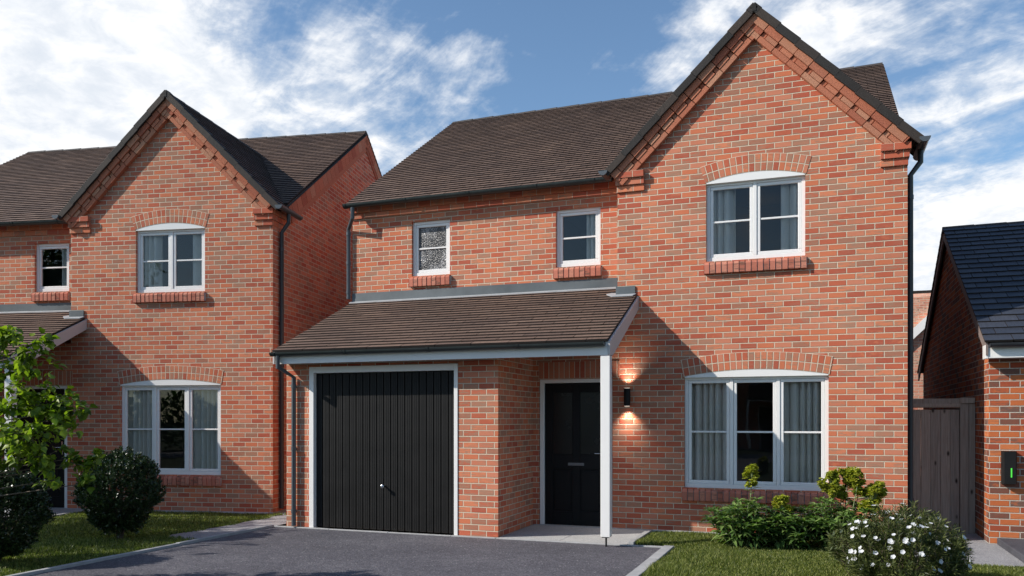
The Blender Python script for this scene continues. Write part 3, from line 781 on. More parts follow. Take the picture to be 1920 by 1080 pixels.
C = empty('wall_charger', (2.118, NY, .92)); tag(C, 'black wall box with green light bar mounted on orange brick', 'charger')
m = MB(); q = [(-.075, 0), (-.075, -.07), (-.055, -.098), (.062, -.098), (.075, -.08), (.075, 0)]
for z, fl in ((-.195, 1), (.195, 0)): m.face([(a, b, z) for a, b in (q[::-1] if not fl else q)])
for i in range(6):
    (a, b), (c, d) = q[i], q[(i + 1) % 6]; m.face([(a, b, -.195), (a, b, .195), (c, d, .195), (c, d, -.195)])
m.build('case', M['black'], C, bevel=.004)
m = MB(); m.box(.010, .024, -.1015, -.0985, -.115, -.005); m.build('light_bar', M['led'], C)

# ------------------------------------------------------------------ side gate
Gt = empty('side_gate', (1.07, 12.2, 0)); tag(Gt, 'weathered wooden board gate closing the gap beside the brick house', 'gate')
m = MB(); x = .012
for i, w in enumerate((.085, .11, .115, .118, .115, .108)):
    m.box(x, x + w - .002, 0 + (i % 2) * .004, .02 + (i % 2) * .004, .02, 1.62); x += w
m.build('board', M['wood'], Gt, bevel=.004)
m = MB()
for z in (.25, .85, 1.5): m.box(.005, .664, .026, .07, z, z + .09)
m.build('ledge', M['wood'], Gt, bevel=.003)
m = MB(); m.box(.0, .665, -.035, .05, 1.645, 1.765); m.box(.0, .665, -.045, -.0352, 1.655, 1.70); m.build('top_rail', M['wood'], Gt, bevel=.004)
m = MB(); m.box(.668, .765, -.03, .07, -.05, 1.70); m.box(.66, .835, -.05, .09, 1.702, 1.775); m.build('gate_post', M['wood'], Gt, bevel=.004)
m = MB(); m.box(.768, .845, -.01, .05, -.05, 1.70); m.build('gate_post', M['wood'], Gt, bevel=.004)

# ------------------------------------------------------------------ houses beyond the gap
F = empty('house', (0, 0, 0)); tag(F, 'distant brick house with white barge board seen through the gap', 'house')
m = MB(); y = 24.
m.face([(-1.2, y, 0), (5.6, y, 0), (5.6, y, 3.05), (4.1, y, 4.5 + .9), (-1.2, y, .1)][:2] + [(5.6, y, 3.0), (3.4, y, 5.15), (-.2, y, 1.5 + .2), (-1.2, y, .8)])
m.build('wall', M['far'], F)
b = MB(); d = Vector((3.6, 0, 3.6)).normalized(); b.obox((-.2, y, 1.2), d, (0, 1, 0), (-d.z, 0, d.x), 0, 5.4, -.12, .0, -.10, .10); b.build('barge_board', M['white'], F)
b = MB(); d2 = Vector((2.2, 0, -2.2)).normalized(); b.obox((3.62, y, 5.0), d2, (0, 1, 0), (d2.z * -1, 0, d2.x), 0, 3.2, -.12, 0, -.10, .10); b.build('barge_board', M['white'], F)
F2 = empty('house', (0, 0, 0)); tag(F2, 'pale brick flank of a farther house above the white barge board', 'house')
m = MB(); y = 30.
m.face([(-1., y, 0), (9., y, 0), (9., y, 5.55), (-1., y, 5.45)]); m.face([(-1., y, 5.45), (9., y, 5.55), (9., y + .3, 5.7), (-1., y + .3, 5.6)]); m.build('wall', M['far'], F2)
m = MB(); tiles(m, (-1., 30.31, 5.58), (1, 0, 0), (0, 1, .2), 10, 2.5, .25, .3, seed=31); m.build('roof_tiles', M['tile'], F2)

# ------------------------------------------------------------------ ground, drive, paths, kerbs
def sheet(name, pts, z, mat, kind='structure'):
    m = MB(); m.face([(a, b, z) for a, b in pts]); o = m.build(name, mat); tag(o, kind=kind); return o
sheet('ground', [(-400, -400), (400, -400), (400, 400), (-400, 400)], -.024, M['soil'])
sheet('driveway', [(-7.1, -9), (-1.62, -9), (-1.62, 9.6), (-7.1, 9.6)], -.004, M['asphalt'])
sheet('road', [(-60, -15), (60, -15), (60, -9), (-60, -9)], -.012, M['asphalt'])
def boxo(name, *a, mat=None, bev=.006):
    m = MB(); m.box(*a); o = m.build(name, mat or M['kerb'], bevel=bev); tag(o, kind='structure'); return o
def kerb_run(name, pts, w=.06, top=.022, unit=.91):
    m = MB()
    for (a, b) in zip(pts[:-1], pts[1:]):
        a, b = Vector((*a, 0)), Vector((*b, 0)); d = (b - a); Ln = d.length; d.normalize(); s = d.cross(Vector((0, 0, 1)))
        k = 0.
        while k < Ln - .01:
            e = min(k + unit, Ln); j = random.uniform(-.003, .003)
            m.obox(a, d, s, (0, 0, 1), k + .002, e - .002, -w / 2, w / 2, -.1, top + j); k = e
    o = m.build(name, M['kerb'], bevel=.006); tag(o, kind='structure'); return o
kerb_run('kerb_drive_left', [(-7.12, 9.60), (-7.12, 2.0)], .06, .028)
kerb_run('kerb_drive_right', [(-1.625, 9.605), (-1.665, 2.0)], .115, .030)
kerb_run('kerb_garage', [(-7.15, 9.66), (-3.8, 9.66), (-1.57, 9.66)], .055, .004)
kerb_run('kerb_porch', [(-2.10, 9.72), (-2.10, 10.86)], .07, .030)
kerb_run('kerb_wall', [(-2.06, 10.90), (1.0, 10.90)], .07, .030)
# porch paving slabs
m = MB()
for xa, xb in ((-3.785, -2.98), (-2.974, -2.14)):
    for ya, yb_ in ((9.692, 10.36), (10.366, 11.04)): m.box(xa, xb, ya, yb_, -.04, .002 + random.uniform(0, .002))
tag(m.build('porch_paving', M['slab'], bevel=.004), kind='structure')
m = MB()
for xa, xb in ((-3.785, -2.98), (-2.974, -2.14)): m.box(xa, xb, 9.692, 11.04, -.04, .004)
o = m.build('porch_paving', M['slab'], bevel=.004); o.location = loc; o.rotation_euler = (0, 0, TH); tag(o, kind='structure')
sheet('side_path', [(.98, 9.55), (2.0, 9.42), (2.0, 20), (.98, 20)], -.002, M['gravel'])
m = MB(); m.box(2.0, 7.5, 3., 11.28, -.1, .075); tag(m.build('neighbour_paving', M['darkpave'], bevel=.01), kind='structure')
sheet('path_between_houses', [(-7.155, 8.05), (-7.155, 20), (-8.1, 20), (-8.1, 11.2), (-7.86, 10.5), (-7.80, 9.3), (-7.88, 8.5), (-7.7, 8.2)], -.003, M['gravel'])
m = MB()
a_, b_ = leftw((-2.10, 9.5, 0)), leftw((-2.10, 10.86, 0))
kerb_run('kerb_left_porch', [(a_.x, a_.y), (b_.x, b_.y), tuple(leftw((1.0, 10.93, 0)))[:2]], .06, .022)
o = boxo('step', -.35, .35, -.2, .2, -.05, .05, mat=M['darkpave']); o.location = leftw((-2.75, 9.35, 0)); o.rotation_euler = (0, 0, TH)

# lawns: turf sheet + blades
def lawn_mask_right(x, y):
    return ((y < 9.58) & (x > -1.57)) | ((y >= 9.58) & (y < 10.86) & (x > -2.06) & (x < .96) & ((y > 9.74) | (x > -1.57)))
def blades(name, fn, x0, x1, y0, y1, dens, hgt, wid):
    N = int((x1 - x0) * (y1 - y0) * dens); x = rng.uniform(x0, x1, N); y = rng.uniform(y0, y1, N); k = fn(x, y); x, y = x[k], y[k]; n = len(x)
    patch = .75 + .45 * np.sin(x * 3.1 + 1.3 * np.sin(y * 2.3)) * np.sin(y * 2.7 + x) 
    h = hgt * rng.uniform(.55, 1.25, n) * np.clip(patch, .6, 1.2); a = rng.uniform(0, 2 * np.pi, n); w = wid * rng.uniform(.7, 1.3, n)
    lx, ly = rng.normal(0, .35, n) * h, rng.normal(0, .35, n) * h
    dx, dy = np.cos(a) * w / 2, np.sin(a) * w / 2; z = np.full(n, -.01)
    V = np.empty((n, 5, 3), np.float32)
    V[:, 0] = np.stack([x - dx, y - dy, z], 1); V[:, 1] = np.stack([x + dx, y + dy, z], 1)
    V[:, 2] = np.stack([x + dx * .8 + lx * .35, y + dy * .8 + ly * .35, z + h * .6], 1); V[:, 3] = np.stack([x - dx * .8 + lx * .35, y - dy * .8 + ly * .35, z + h * .6], 1)
    V[:, 4] = np.stack([x + lx, y + ly, z + h], 1)
    me = bpy.data.meshes.new(name); b = np.arange(n) * 5
    me.vertices.add(n * 5); me.vertices.foreach_set('co', V.ravel())
    q = np.stack([b, b + 1, b + 2, b + 3, b + 3, b + 2, b + 4], 1).astype(np.int32)
    me.loops.add(n * 7); me.loops.foreach_set('vertex_index', q.ravel()); me.polygons.add(n * 2)
    ls = np.stack([np.arange(n) * 7, np.arange(n) * 7 + 4], 1).ravel().astype(np.int32); me.polygons.foreach_set('loop_start', ls)
    me.update(calc_edges=True); me.validate(); me.materials.append(M['grass'])
    o = bpy.data.objects.new(name, me); col.objects.link(o); return o
sheet('lawn_right', [(-1.57, 2), (2., 2), (2., 9.5), (.98, 9.58), (-1.57, 9.58)], -.008, M['soil'])
sheet('lawn_right_bed', [(-2.06, 9.74), (-1.57, 9.58), (.97, 9.58), (.97, 10.87), (-2.06, 10.87)], -.014, M['soil'])
o = blades('grass', lawn_mask_right, -2.1, 2.0, 7.4, 10.87, 10000, .055, .0075); tag(o, 'short sunlit grass in front of the near house', 'grass', kind='stuff')
def lawn_mask_left(x, y):
    path = (x > -7.80 - .05 * np.sin(y * 9)) & (y > 8.2 + .04 * np.sin(x * 30)) & (x > -7.155 - (y - 8.05) * 3.2)
    # local coords of the left house keep grass off its wall and paving
    c, s = math.cos(-TH), math.sin(-TH); X, Y = x - loc.x, y - loc.y; lx, ly = c * X - s * Y, s * X + c * Y
    return (x < -7.16) & (~path) & (ly < 10.90) & ~((lx < -2.1) & (ly > 9.4)) 
o = blades('grass', lawn_mask_left, -12.5, -7.15, 5.0, 10.9, 4800, .048, .008); tag(o, 'shaded grass under the bushes at the left', 'grass', kind='stuff')

# ------------------------------------------------------------------ plants
def leaf_cloud(name, P, D, size, mat, parent, aspect=.5, fold=.25, shape='diamond', roll=None, sizevar=.3):
    """P centres, D leaf directions (n,3); each leaf a folded blade"""
    n = len(P); D = D / (np.linalg.norm(D, axis=1, keepdims=True) + 1e-9)
    A = rng.normal(size=(n, 3)) if roll is None else roll
    S = np.cross(D, A); S /= np.linalg.norm(S, axis=1, keepdims=True) + 1e-9; Nn = np.cross(S, D)
    L = (size * (1 + rng.uniform(-sizevar, sizevar, n)))[:, None]; W = L * aspect / 2
    if shape == 'diamond':
        V = np.stack([P, P + D * L * .5 + S * W + Nn * W * fold, P + D * L, P + D * L * .5 - S * W + Nn * W * fold], 1); k = 4
        faces = [(0, 1, 2, 3)]
    else:  # broad leaf: 7 verts, midrib fold
        V = np.stack([P, P + D * L * .12 + S * W * .75 + Nn * W * fold, P + D * L * .45 + S * W + Nn * W * fold * 1.2, P + D * L - Nn * L * .15,
                      P + D * L * .45 - S * W + Nn * W * fold * 1.2, P + D * L * .12 - S * W * .75 + Nn * W * fold, P + D * L * .5], 1); k = 7
        faces = [(0, 1, 2, 6), (6, 2, 3), (6, 3, 4), (0, 6, 4, 5)]
    me = bpy.data.meshes.new(name); V = V.reshape(-1, 3).astype(np.float32)
    me.vertices.add(len(V)); me.vertices.foreach_set('co', V.ravel())
    fl = np.concatenate([np.array(f) for f in faces]); sz = np.array([len(f) for f in faces]); tot = sz.sum()
    li = (np.arange(n)[:, None] * k + fl[None]).astype(np.int32).ravel(); me.loops.add(len(li)); me.loops.foreach_set('vertex_index', li)
    st = (np.arange(n)[:, None] * tot + np.concatenate([[0], np.cumsum(sz)[:-1]])[None]).astype(np.int32).ravel()
    me.polygons.add(len(st)); me.polygons.foreach_set('loop_start', st); me.update(calc_edges=True)
    me.materials.append(mat); o = bpy.data.objects.new(name, me); col.objects.link(o)
    if parent: o.parent = parent
    return o

def box_bush(name, loc_, w, h_, n, lab):
    b = empty(name, loc_); tag(b, lab, 'bush', 'dark clipped bushes on the left lawn')
    # sprigs radiate from a low centre; leaves whorl around each sprig
    ns = n // 22; P, D = [], []; st = MB(); c0 = np.array([0, 0, h_ * .28])
    for i in range(ns):
        d = rng.normal(size=3); d /= np.linalg.norm(d)
        lump = 1 + .10 * math.sin(d[0] * 7 + i % 3) * math.sin(d[2] * 6 + 1) + rng.uniform(-.10, .08)
        rad = np.array([w / 2, w / 2, h_ * .5]) * lump
        c = np.array([0, 0, h_ * .53]); tip = c + d * rad
        if tip[2] < .06: continue
        if d[2] < -.2: tip[:2] *= .78
        g = tip - c0; gl = np.linalg.norm(g); g /= gl
        g2 = g + rng.normal(0, .25, 3) + np.array([0, 0, .25]); g2 /= np.linalg.norm(g2)
        sl = rng.uniform(.07, .15); nl = 22
        for k in range(nl):
            t = k / nl; p = tip - g2 * sl * (1 - t); an = k * 2.4
            a = np.cross(g2, [0, 0, 1.]) ; a /= np.linalg.norm(a) + 1e-6; bb = np.cross(g2, a)
            dd = g2 * .75 + (a * math.cos(an) + bb * math.sin(an)) * .8
            P.append(p); D.append(dd)
    # inner leaves to keep the middle dark and dense
    for i in range(n // 4):
        d = rng.normal(size=3); d /= np.linalg.norm(d); r = rng.uniform(.45, .88)
        p = np.array([0, 0, h_ * .53]) + d * np.array([w / 2, w / 2, h_ * .48]) * r
        if p[2] < .12: continue
        P.append(p); D.append(d + rng.normal(0, .6, 3))
    leaf_cloud('foliage', np.array(P), np.array(D), .030, M['boxleaf'], b, .55, .3)
    for k in range(9):
        a = k * .7 + rng.uniform(0, .4); r = w * .25 * rng.uniform(.5, 1.2)
        st.tube([(math.cos(a) * .02, math.sin(a) * .02, -.02), (math.cos(a) * r * .3, math.sin(a) * r * .3, h_ * .22), (math.cos(a) * r, math.sin(a) * r, h_ * .6)], [.014, .010, .005], 6)
    st.build('stem', M['bark'], b, smooth=True)
    return b
box_bush('clipped_bush', (-8.19, 7.96, 0), .96, 1.06, 30000, 'round dark green bush on the lawn in front of the ground floor window')
box_bush('clipped_bush', (-7.95, 6.12, 0), .98, .96, 30000, 'dark green bush at the left edge below the leafy branch')

def tree(name, base, crown, lab, mat, leaf, nleaf, trunk_r, group=None, limbs=9, shape='broad', asp=.8):
    """crown: list of (x,y,z,r) clumps relative to the base"""
    t = empty(name, base); tag(t, lab, 'tree', group)
    zt = max(c[2] for c in crown) * .75; tr = MB()
    tr.tube([(0, 0, -.05), (.02, .01, zt * .35), (-.02, .03, zt * .7), (.02, 0, zt)], [trunk_r * 1.25, trunk_r, trunk_r * .7, trunk_r * .35], 10)
    tr.build('trunk', M['bark'], t, smooth=True)
    br = MB(); P, D = [], []; tot = sum(c[3] ** 2 for c in crown)
    for (x, y, z, r) in crown:
        e = Vector((x, y, z)); s0 = Vector((0, 0, min(max(.3, z - .12 * math.hypot(x, y) - .05), zt)))
        mid = s0.lerp(e, .5) + Vector((random.uniform(-.05, .05), random.uniform(-.05, .05), .06)) * (r * 2)
        br.tube([s0, mid, e], [max(.006, trunk_r * .22), max(.005, trunk_r * .14), .003], 6, cap=False)
        n = int(nleaf * r * r / tot); ntw = max(3, n // 9)
        for k in range(ntw):
            d = Vector(rng.normal(size=3)).normalized(); d.z *= .75; rr = r * (rng.uniform(.25, 1.4)); tip = e + d * rr; st = e + d * rr * .25
            if k % 2 == 0: br.tube([st, tip], [.0035, .0018], 4, cap=False)
            for q in range(9):
                f = rng.uniform(.3, 1.05); p = st.lerp(tip, f) + Vector(rng.normal(0, leaf * .35, 3))
                P.append(tuple(p)); dd = d * .7 + Vector(rng.normal(0, .55, 3)) + Vector((0, 0, -.35)); D.append(tuple(dd))
    br.build('branches', M['twig'], t, smooth=True)
    n = len(P); roll = rng.normal(0, .45, (n, 3)) + np.array([0, 0, 1.])
    P, D = np.array(P), np.array(D); D2 = D / np.linalg.norm(D, axis=1, keepdims=True)
    # leaf blades lie roughly flat to the sky: side vector perpendicular to up
    leaf_cloud('crown', P, D, leaf, mat, t, asp, .25, shape, roll=roll)
    return t
CROWN = [(1.08, 0.06, 2.22, 0.17), (1.36, 0.06, 2.04, 0.18), (1.38, 0.17, 2.16, 0.08), (0.94, 0.22, 1.9, 0.16), (1.35, -0.05, 1.65, 0.2), (1.49, 0.11, 1.61, 0.25), (1.56, -0.08, 1.37, 0.26), (1.48, 0.32, 1.5, 0.16), (1.68, 0.29, 1.59, 0.06), (1.2, -0.0, 1.21, 0.22), (1.58, 0.03, 1.19, 0.15), (1.72, 0.19, 1.13, 0.12), (1.79, 0.33, 1.12, 0.08), (1.85, 0.35, 1.2, 0.05), (1.64, 0.06, 0.99, 0.09), (1.91, 0.16, 0.97, 0.04), (0.59, 0.09, 2.17, 0.28), (0.74, -0.06, 1.7, 0.32), (0.69, 0.02, 1.25, 0.3), (0.2, -0.05, 1.9, 0.37), (0.4, -0.19, 1.34, 0.36), (-0.3, -0.13, 1.62, 0.38), (0.2, -0.05, 2.36, 0.28)]
tree('young_tree', (-7.55, 5.0, 0), CROWN, 'bright green leafy branches reaching in from the left edge', M['treeleaf'], .062, 5200, .045)
tree('street_tree', (-15.5, 4.0, 0), [(0, 0, 4.8, 1.9), (1.4, .5, 4.2, 1.4), (-1.2, .2, 4.3, 1.4), (.3, -1.2, 4.0, 1.4), (.2, 1.1, 5.2, 1.3), (.6, .2, 3.3, 1.2)],
     'tall leafy tree beyond the left edge shading the left lawn', M['farleaf'], .14, 9000, .13, shape='diamond', asp=.7)
H3 = copy_tree(H1); H3.location = (-5.5, -9.5, 0); H3.rotation_euler = (0, 0, math.pi); tag(H3, 'brick house across the road, seen only mirrored in the window panes', 'house')
for x, y, k in ((-9.5, -17.5, 1.), (3.5, -17., 1.15), (-17.5, -17., 1.1), (-27, -16, 1.2), (-38, -14, 1.3), (-21.5, -13, 1.), (-14, -17.5, 1.15)):
    tree('street_tree', (x, y, 0), [(0, 0, 4.6 * k, 1.7 * k), (1.4, .5, 3.8 * k, 1.2 * k), (-1.4, .2, 3.9 * k, 1.3 * k), (.2, .9, 5.7 * k, 1.2 * k), (.6, -.8, 3.0 * k, 1.2 * k)],
         'street tree behind the viewer seen only in the window panes', M['farleaf'], .20, 3200, .15, 'trees across the street', shape='diamond', asp=.7)

hd_ = empty('hedge', (-14, -17.6, 0)); tag(hd_, 'long green hedge across the road, seen only mirrored in the panes', 'hedge')
Ph = np.stack([rng.uniform(-26, 19, 26000), rng.uniform(-.6, .6, 26000), rng.uniform(.02, 1., 26000) ** .8 * 2.5], 1); Ph[:, 2] *= 1 + .12 * np.sin(Ph[:, 0] * 1.7)
Ph = Ph[(np.abs(Ph[:, 0] - 10.6) > 2.2)]
leaf_cloud('foliage', Ph, rng.normal(size=Ph.shape), .20, M['farleaf'], hd_, .7, .25)

# spurge-like shrubs: leaf whorls on stems, yellow green heads above
def strips(name, items, mat, parent, fold=.2):
    """items: (p, dir, up, length, width, droop) -> arching lance leaves, one island each"""
    V, F_ = [], []
    prof = [(0, .25), (.25, .85), (.55, 1.), (.82, .55), (1., .04)]
    for (p, d, up, l, w, dr) in items:
        s = d.cross(up)
        if s.length < 1e-4: continue
        s.normalize(); b = len(V)
        for i, (t, ww) in enumerate(prof):
            c = p + d * (l * t) - Vector((0, 0, 1)) * (dr * l * t * t)
            nrm = s.cross(d).normalized()
            V += [tuple(c + s * w * ww / 2 + nrm * w * fold * ww), tuple(c), tuple(c - s * w * ww / 2 + nrm * w * fold * ww)]
            if i:
                a = b + (i - 1) * 3
                F_ += [(a, a + 1, a + 4, a + 3), (a + 1, a + 2, a + 5, a + 4)]
    me = bpy.data.meshes.new(name); me.from_pydata(V, [], F_); me.materials.append(mat); me.update()
    me.polygons.foreach_set('use_smooth', [True] * len(me.polygons))
    o = bpy.data.objects.new(name, me); col.objects.link(o); o.parent = parent; return o
def rv(s=1.): return Vector((random.gauss(0, s), random.gauss(0, s), random.gauss(0, s)))
UPV = Vector((0, 0, 1))
def spurge(loc_, r, h_, nst, heads, lab):
    b = empty('flowering_spurge', loc_); tag(b, lab, 'shrub', 'yellow green shrubs under the window')
    items = []; st = MB(); hd = []
    def stem(x, y, z, n, whorl=True, lean=.35, r0=.006):
        bx, by = x * lean, y * lean
        path = [Vector((bx, by, -.01)), Vector((bx + (x - bx) * .35, by + (y - by) * .35, z * .45)), Vector((x, y, z))]
        st.tube(path, [r0, r0 * .8, r0 * .55], 6, cap=False)
        for k in range(n):
            t = (k / n) ** .8 * .85 + .15
            p = path[1].lerp(path[2], (t - .45) / .55) if t > .45 else path[0].lerp(path[1], t / .45)
            an = k * 2.4 + random.random() * .5
            d = Vector((math.cos(an), math.sin(an), random.uniform(-.05, .45) + .35 * t)).normalized()
            items.append((p, d, UPV + rv(.15), random.uniform(.13, .20) * (1.1 - .25 * t), random.uniform(.034, .050), random.uniform(.25, .65)))
        if whorl:
            for k in range(11):
                an = k * 2.4; d = Vector((math.cos(an), math.sin(an), random.uniform(.25, 1.1))).normalized()
                items.append((path[2], d, UPV + rv(.1), random.uniform(.09, .14), random.uniform(.028, .040), random.uniform(.2, .5)))
    for i in range(nst):
        a = i * 2.4; q = math.sqrt((i + .5) / nst) * r; z = h_ * random.uniform(.55, 1.) * (1.05 - .35 * (q / r) ** 2)
        stem(math.cos(a) * q, math.sin(a) * q * .8, z, 15)
    P, D, W = [], [], []
    for (x, y, z, rr, rh) in heads:
        stem(x, y, z - rh, 14, False, .5, .008)
        top = Vector((x, y, z)); st.tube([Vector((x, y, z - rh)), top + UPV * rh * .6], [.006, .003], 6, cap=False)
        nb = int(2100 * rr * rh * 62)
        hd = []; subs = [(math.cos(i_ * 2.4) * random.uniform(.2, .8), math.sin(i_ * 2.4) * random.uniform(.2, .8), random.uniform(-.8, .85)) for i_ in range(11)]
        for k in range(int(nb / 5)):
            d = rv().normalized(); sc_ = subs[k % len(subs)]; c = top + Vector((sc_[0] * rr, sc_[1] * rr, sc_[2] * rh)) + Vector((d.x * rr, d.y * rr, d.z * rh)) * random.uniform(.15, .42)
            if k % 3 == 0: st.tube([Vector((x, y, z - rh * .4)), c], [.003, .0015], 4, cap=False)
            for q in range(6):
                an = q * 1.05 + random.random(); dd = (Vector((math.cos(an), math.sin(an), .35)) + d * .45).normalized()
                hd.append((tuple(c + rv(.004)), tuple(dd)))
        P = np.array([a for a, _ in hd]); D = np.array([d for _, d in hd])
        leaf_cloud('flower_head', P, D, .026, M['bract'], b, 1.0, .45, 'broad', roll=rng.normal(0, .4, (len(P), 3)) + np.array([0, 0, 1.]))
    strips('leaves', items, M['spurge'], b); st.build('stem', M['stem'], b, smooth=True)
    return b
spurge((-.84, 9.97, 0), .42, .55, 50, [(.10, .10, .82, .078, .115)], 'leafy shrub with one upright yellow green head before the middle pane')
spurge((-.34, 10.1, 0), .40, .44, 46, [(-.06, -.06, .52, .12, .09)], 'leafy shrub with a low yellow green head, between two taller ones')
spurge((.20, 10.2, 0), .44, .56, 50, [(-.06, -.02, .75, .125, .14), (.11, .06, .83, .095, .12), (.21, -.04, .82, .075, .09), (.36, -.02, .58, .125, .16), (.45, .0, .70, .065, .08), (.04, .02, .64, .07, .07), (.22, .03, .68, .07, .08)],
       'tallest leafy shrub with several yellow green heads beside the right window jamb')

def flower_bush(loc_, w, h_, n, nf):
    b = empty('flowering_bush', loc_); tag(b, 'rounded narrow leaved bush covered with white flowers at the lower right', 'bush')
    st = MB(); items = []; P, D = [], []; fl = []
    for i in range(n):
        z = rng.uniform(-.25, 1.); a = i * 2.39996; q = math.sqrt(max(0, 1 - z * z))
        d = Vector((math.cos(a) * q, math.sin(a) * q, z)); lump = 1 + .13 * math.sin(d.x * 6 + 1) * math.sin(d.y * 5) + random.uniform(-.14, .05)
        tip = Vector((d.x * w / 2, d.y * w / 2, h_ * .38 + d.z * h_ * .60)) * lump
        if tip.z < .03: tip.z = .03
        g = (d + UPV * .75 + rv(.22)).normalized(); sl = random.uniform(.10, .17); s0 = tip - g * sl
        if i % 2 == 0: st.tube([s0 - g * .1, s0, tip], [.003, .0025, .0015], 4, cap=False)
        for k in range(30):
            t = k / 30; p = s0.lerp(tip, t); an = k * 2.4
            a1 = g.cross(UPV).normalized(); b1 = g.cross(a1)
            P.append(tuple(p)); D.append(tuple(g * .8 + (a1 * math.cos(an) + b1 * math.sin(an)) * .85))
        if z > -.1 or random.random() < .5: fl.append((tip + g * .008, (g + d * .5).normalized()))
    for i in range(n * 7):
        d = rv().normalized(); r_ = random.uniform(.4, .85); p = Vector((d.x * w / 2 * r_, d.y * w / 2 * r_, h_ * .38 + d.z * h_ * .55 * r_))
        if p.z > .03: P.append(tuple(p)); D.append(tuple(d + rv(.5)))
    for k in range(14):
        a = k * .45 + .2; r_ = w * .3; st.tube([(math.cos(a) * .03, math.sin(a) * .03, -.02), (math.cos(a) * r_, math.sin(a) * r_, h_ * .55)], [.008, .004], 5)
    leaf_cloud('foliage', np.array(P), np.array(D), .052, M['needle'], b, .17, .2)
    st.build('stem', M['twig'], b, smooth=True)
    random.shuffle(fl); fl = [q for q in fl if q[0].y < .12]
    for (p, g) in fl[:nf]:
        V, F_ = [], []; p0 = p.copy(); p = Vector((0, 0, 0))
        g = (g + rv(.25)).normalized(); a1 = g.cross(Vector((1, 0, .3))).normalized(); b1 = g.cross(a1); R0 = random.uniform(.017, .026); cup = random.uniform(.15, .75)
        c0 = len(V); V.append(tuple(p))
        m_ = 15
        for ring, (rr, hh) in enumerate(((.45, .3), (1., 1.))):
            for k in range(m_):
                an = 2 * math.pi * k / m_; wv = 1 if ring == 0 else (1 - .16 * (math.cos(an * 2.5) ** 8))
                V.append(tuple(p + (a1 * math.cos(an) + b1 * math.sin(an)) * R0 * rr * wv + g * R0 * hh * cup * (1 + .15 * math.sin(an * 3 + c0))))
        for k in range(m_):
            k2 = (k + 1) % m_; F_.append((c0, c0 + 1 + k, c0 + 1 + k2)); F_.append((c0 + 1 + k, c0 + 1 + m_ + k, c0 + 1 + m_ + k2, c0 + 1 + k2))
        me = bpy.data.meshes.new('flower'); me.from_pydata(V, [], F_); me.materials.append(M['petal']); me.polygons.foreach_set('use_smooth', [True] * len(me.polygons)); me.update()
        o = bpy.data.objects.new('flower', me); col.objects.link(o); o.parent = b; o.location = p0
    return b
flower_bush((.70, 8.25, 0), 1.10, .68, 560, 98)

# ------------------------------------------------------------------ sky, sun, camera
SKYTINT = (1.50, 1.70, 1.80)
BLOBS = [
((-0.753, 0.596, 0.279), 6, 17, 0.42),
((-0.603, 0.728, 0.326), 3, 12, 0.15),
((-0.418, 0.846, 0.331), 2, 11, 0.09),
((-0.631, 0.665, 0.400), 1, 6, -0.1),
((-0.072, 0.909, 0.411), 2, 7, 0.12),
((0.083, 0.921, 0.380), 3, 10, 0.13),
((0.157, 0.967, 0.201), 3, 9, 0.11),
((0.165, 0.982, 0.092), 4, 10, 0.28),
((-0.332, 0.843, 0.424), 4, 11, -0.12),
((0.131, 0.951, 0.281), 1, 5, -0.08),
]
w = NT('World', world=True); sc.world = w.m
SUN_EL, SUN_D = R(34.1), Vector((-.707, -.431, .56)).normalized()
sky = w.n('ShaderNodeTexSky', sky_type='NISHITA', sun_disc=False, sun_elevation=SUN_EL, sun_rotation=math.atan2(SUN_D.x, SUN_D.y) % (2 * math.pi), air_density=1.0, dust_density=.6, ozone_density=1.6)
tc = w.n('ShaderNodeTexCoord').outputs['Generated']
nd = w.vec('NORMALIZE', tc).outputs[0]; sx = w.n('ShaderNodeSeparateXYZ', {0: nd})
den = w.math('ADD', w.math('MAXIMUM', sx.outputs[2], 0.), .22)
pl = w.n('ShaderNodeCombineXYZ', {0: w.math('DIVIDE', sx.outputs[0], den), 1: w.math('DIVIDE', sx.outputs[1], den), 2: 0.}).outputs[0]
n1 = w.noise(pl, 2.6, 10, .62, .25)
rotv = w.n('ShaderNodeVectorRotate', {'Vector': pl, 'Angle': R(35)}, rotation_type='Z_AXIS').outputs[0]
n2 = w.noise(w.vec('MULTIPLY', rotv, (1.2, 4.2, 1.)).outputs[0], 1.5, 10, .66, .5)
n3 = w.noise(pl, 11., 8, .6, .3)
dens = w.math('ADD', w.math('ADD', w.math('MULTIPLY', n1, .5), w.math('MULTIPLY', n2, .32)), w.math('MULTIPLY', n3, .18))
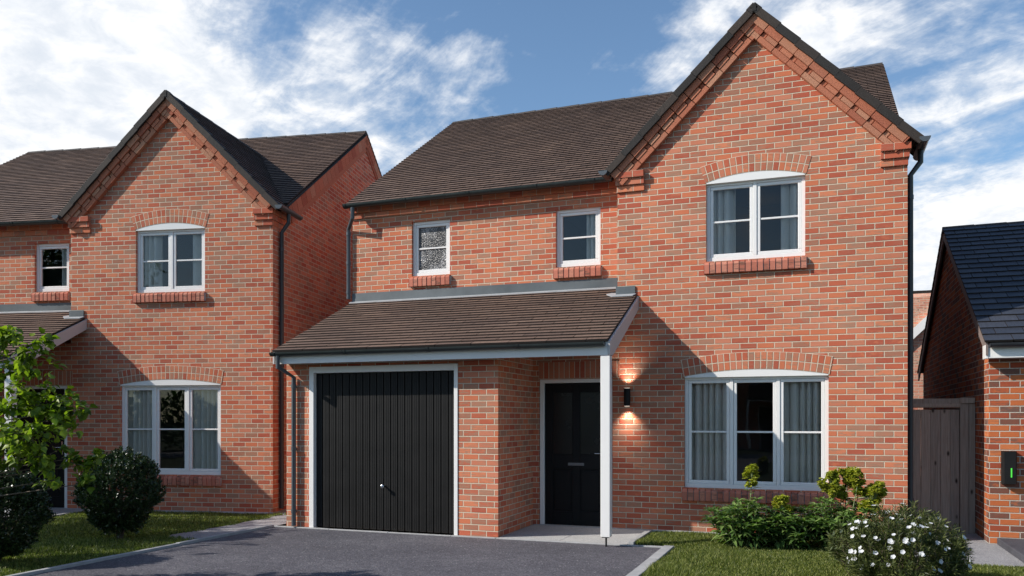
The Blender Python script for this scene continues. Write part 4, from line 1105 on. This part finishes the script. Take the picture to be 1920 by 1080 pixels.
def blob(dr, r0, r1, amt):
    dt = w.n('ShaderNodeVectorMath', operation='DOT_PRODUCT'); w.set(dt, 0, nd); dt.inputs[1].default_value = Vector(dr).normalized()
    return w.sstep(dt.outputs['Value'], math.cos(R(r1)), math.cos(R(r0)), 0., amt)
bias = w.math('MULTIPLY', 1., -.07)
for b in BLOBS:
    v = blob(*b[:3], b[3] + (.10 if b[3] > 0 else 0)); bias = v if bias is None else w.math('ADD', bias, v)
dens = w.math('MULTIPLY_ADD', w.math('SUBTRACT', dens, .5), 2.3, .5)
mask = w.sstep(w.math('ADD', dens, bias), .47, .86)
soft = w.math('MULTIPLY', w.math('POWER', mask, .8), w.sstep(sx.outputs[2], 0., .03))
shade = w.ramp(w.math('ADD', w.math('MULTIPLY', w.sstep(w.math('ADD', w.math('MULTIPLY', n3, .6), w.math('MULTIPLY', n1, .4)), .38, .60), .45), w.math('MULTIPLY', mask, .5)), [(.1, (7.4, 8.4, 9.8)), (.45, (8.6, 9.3, 10.3)), (.7, (10.4, 10.8, 11.4)), (.95, (12.2, 12.2, 12.2))])
skyc = w.mix(1., sky.outputs[0], c4(*SKYTINT), 'MULTIPLY')
cmix = w.mix(soft, skyc, shade)
bg = w.n('ShaderNodeBackground', {0: cmix, 1: .088}); wo = w.n('ShaderNodeOutputWorld'); w.t.links.new(bg.outputs[0], wo.inputs[0])

sl = bpy.data.lights.new('sun', 'SUN'); sl.energy = 5.5; sl.angle = R(.5); sl.color = (1, .94, .86)
so = bpy.data.objects.new('sun', sl); col.objects.link(so); so.rotation_euler = (-SUN_D).to_track_quat('-Z', 'Y').to_euler(); so.location = (-10, -6, 12)

cam = bpy.data.cameras.new('camera'); co = bpy.data.objects.new('camera', cam); col.objects.link(co); sc.camera = co
TC = math.atan(575 / 1547.); co.location = (0, 0, 1.5); co.rotation_euler = (R(90), 0, TC)
cam.sensor_width = 36; cam.lens = 1547 / 1920 * 36; cam.shift_y = 245 / 1920; cam.clip_end = 2000; cam.clip_start = .05
sc.view_settings.view_transform = 'Standard'; sc.view_settings.look = 'None'; sc.view_settings.exposure = 0; sc.view_settings.gamma = 1
sc.cycles.transparent_max_bounces = 12; sc.cycles.max_bounces = 8
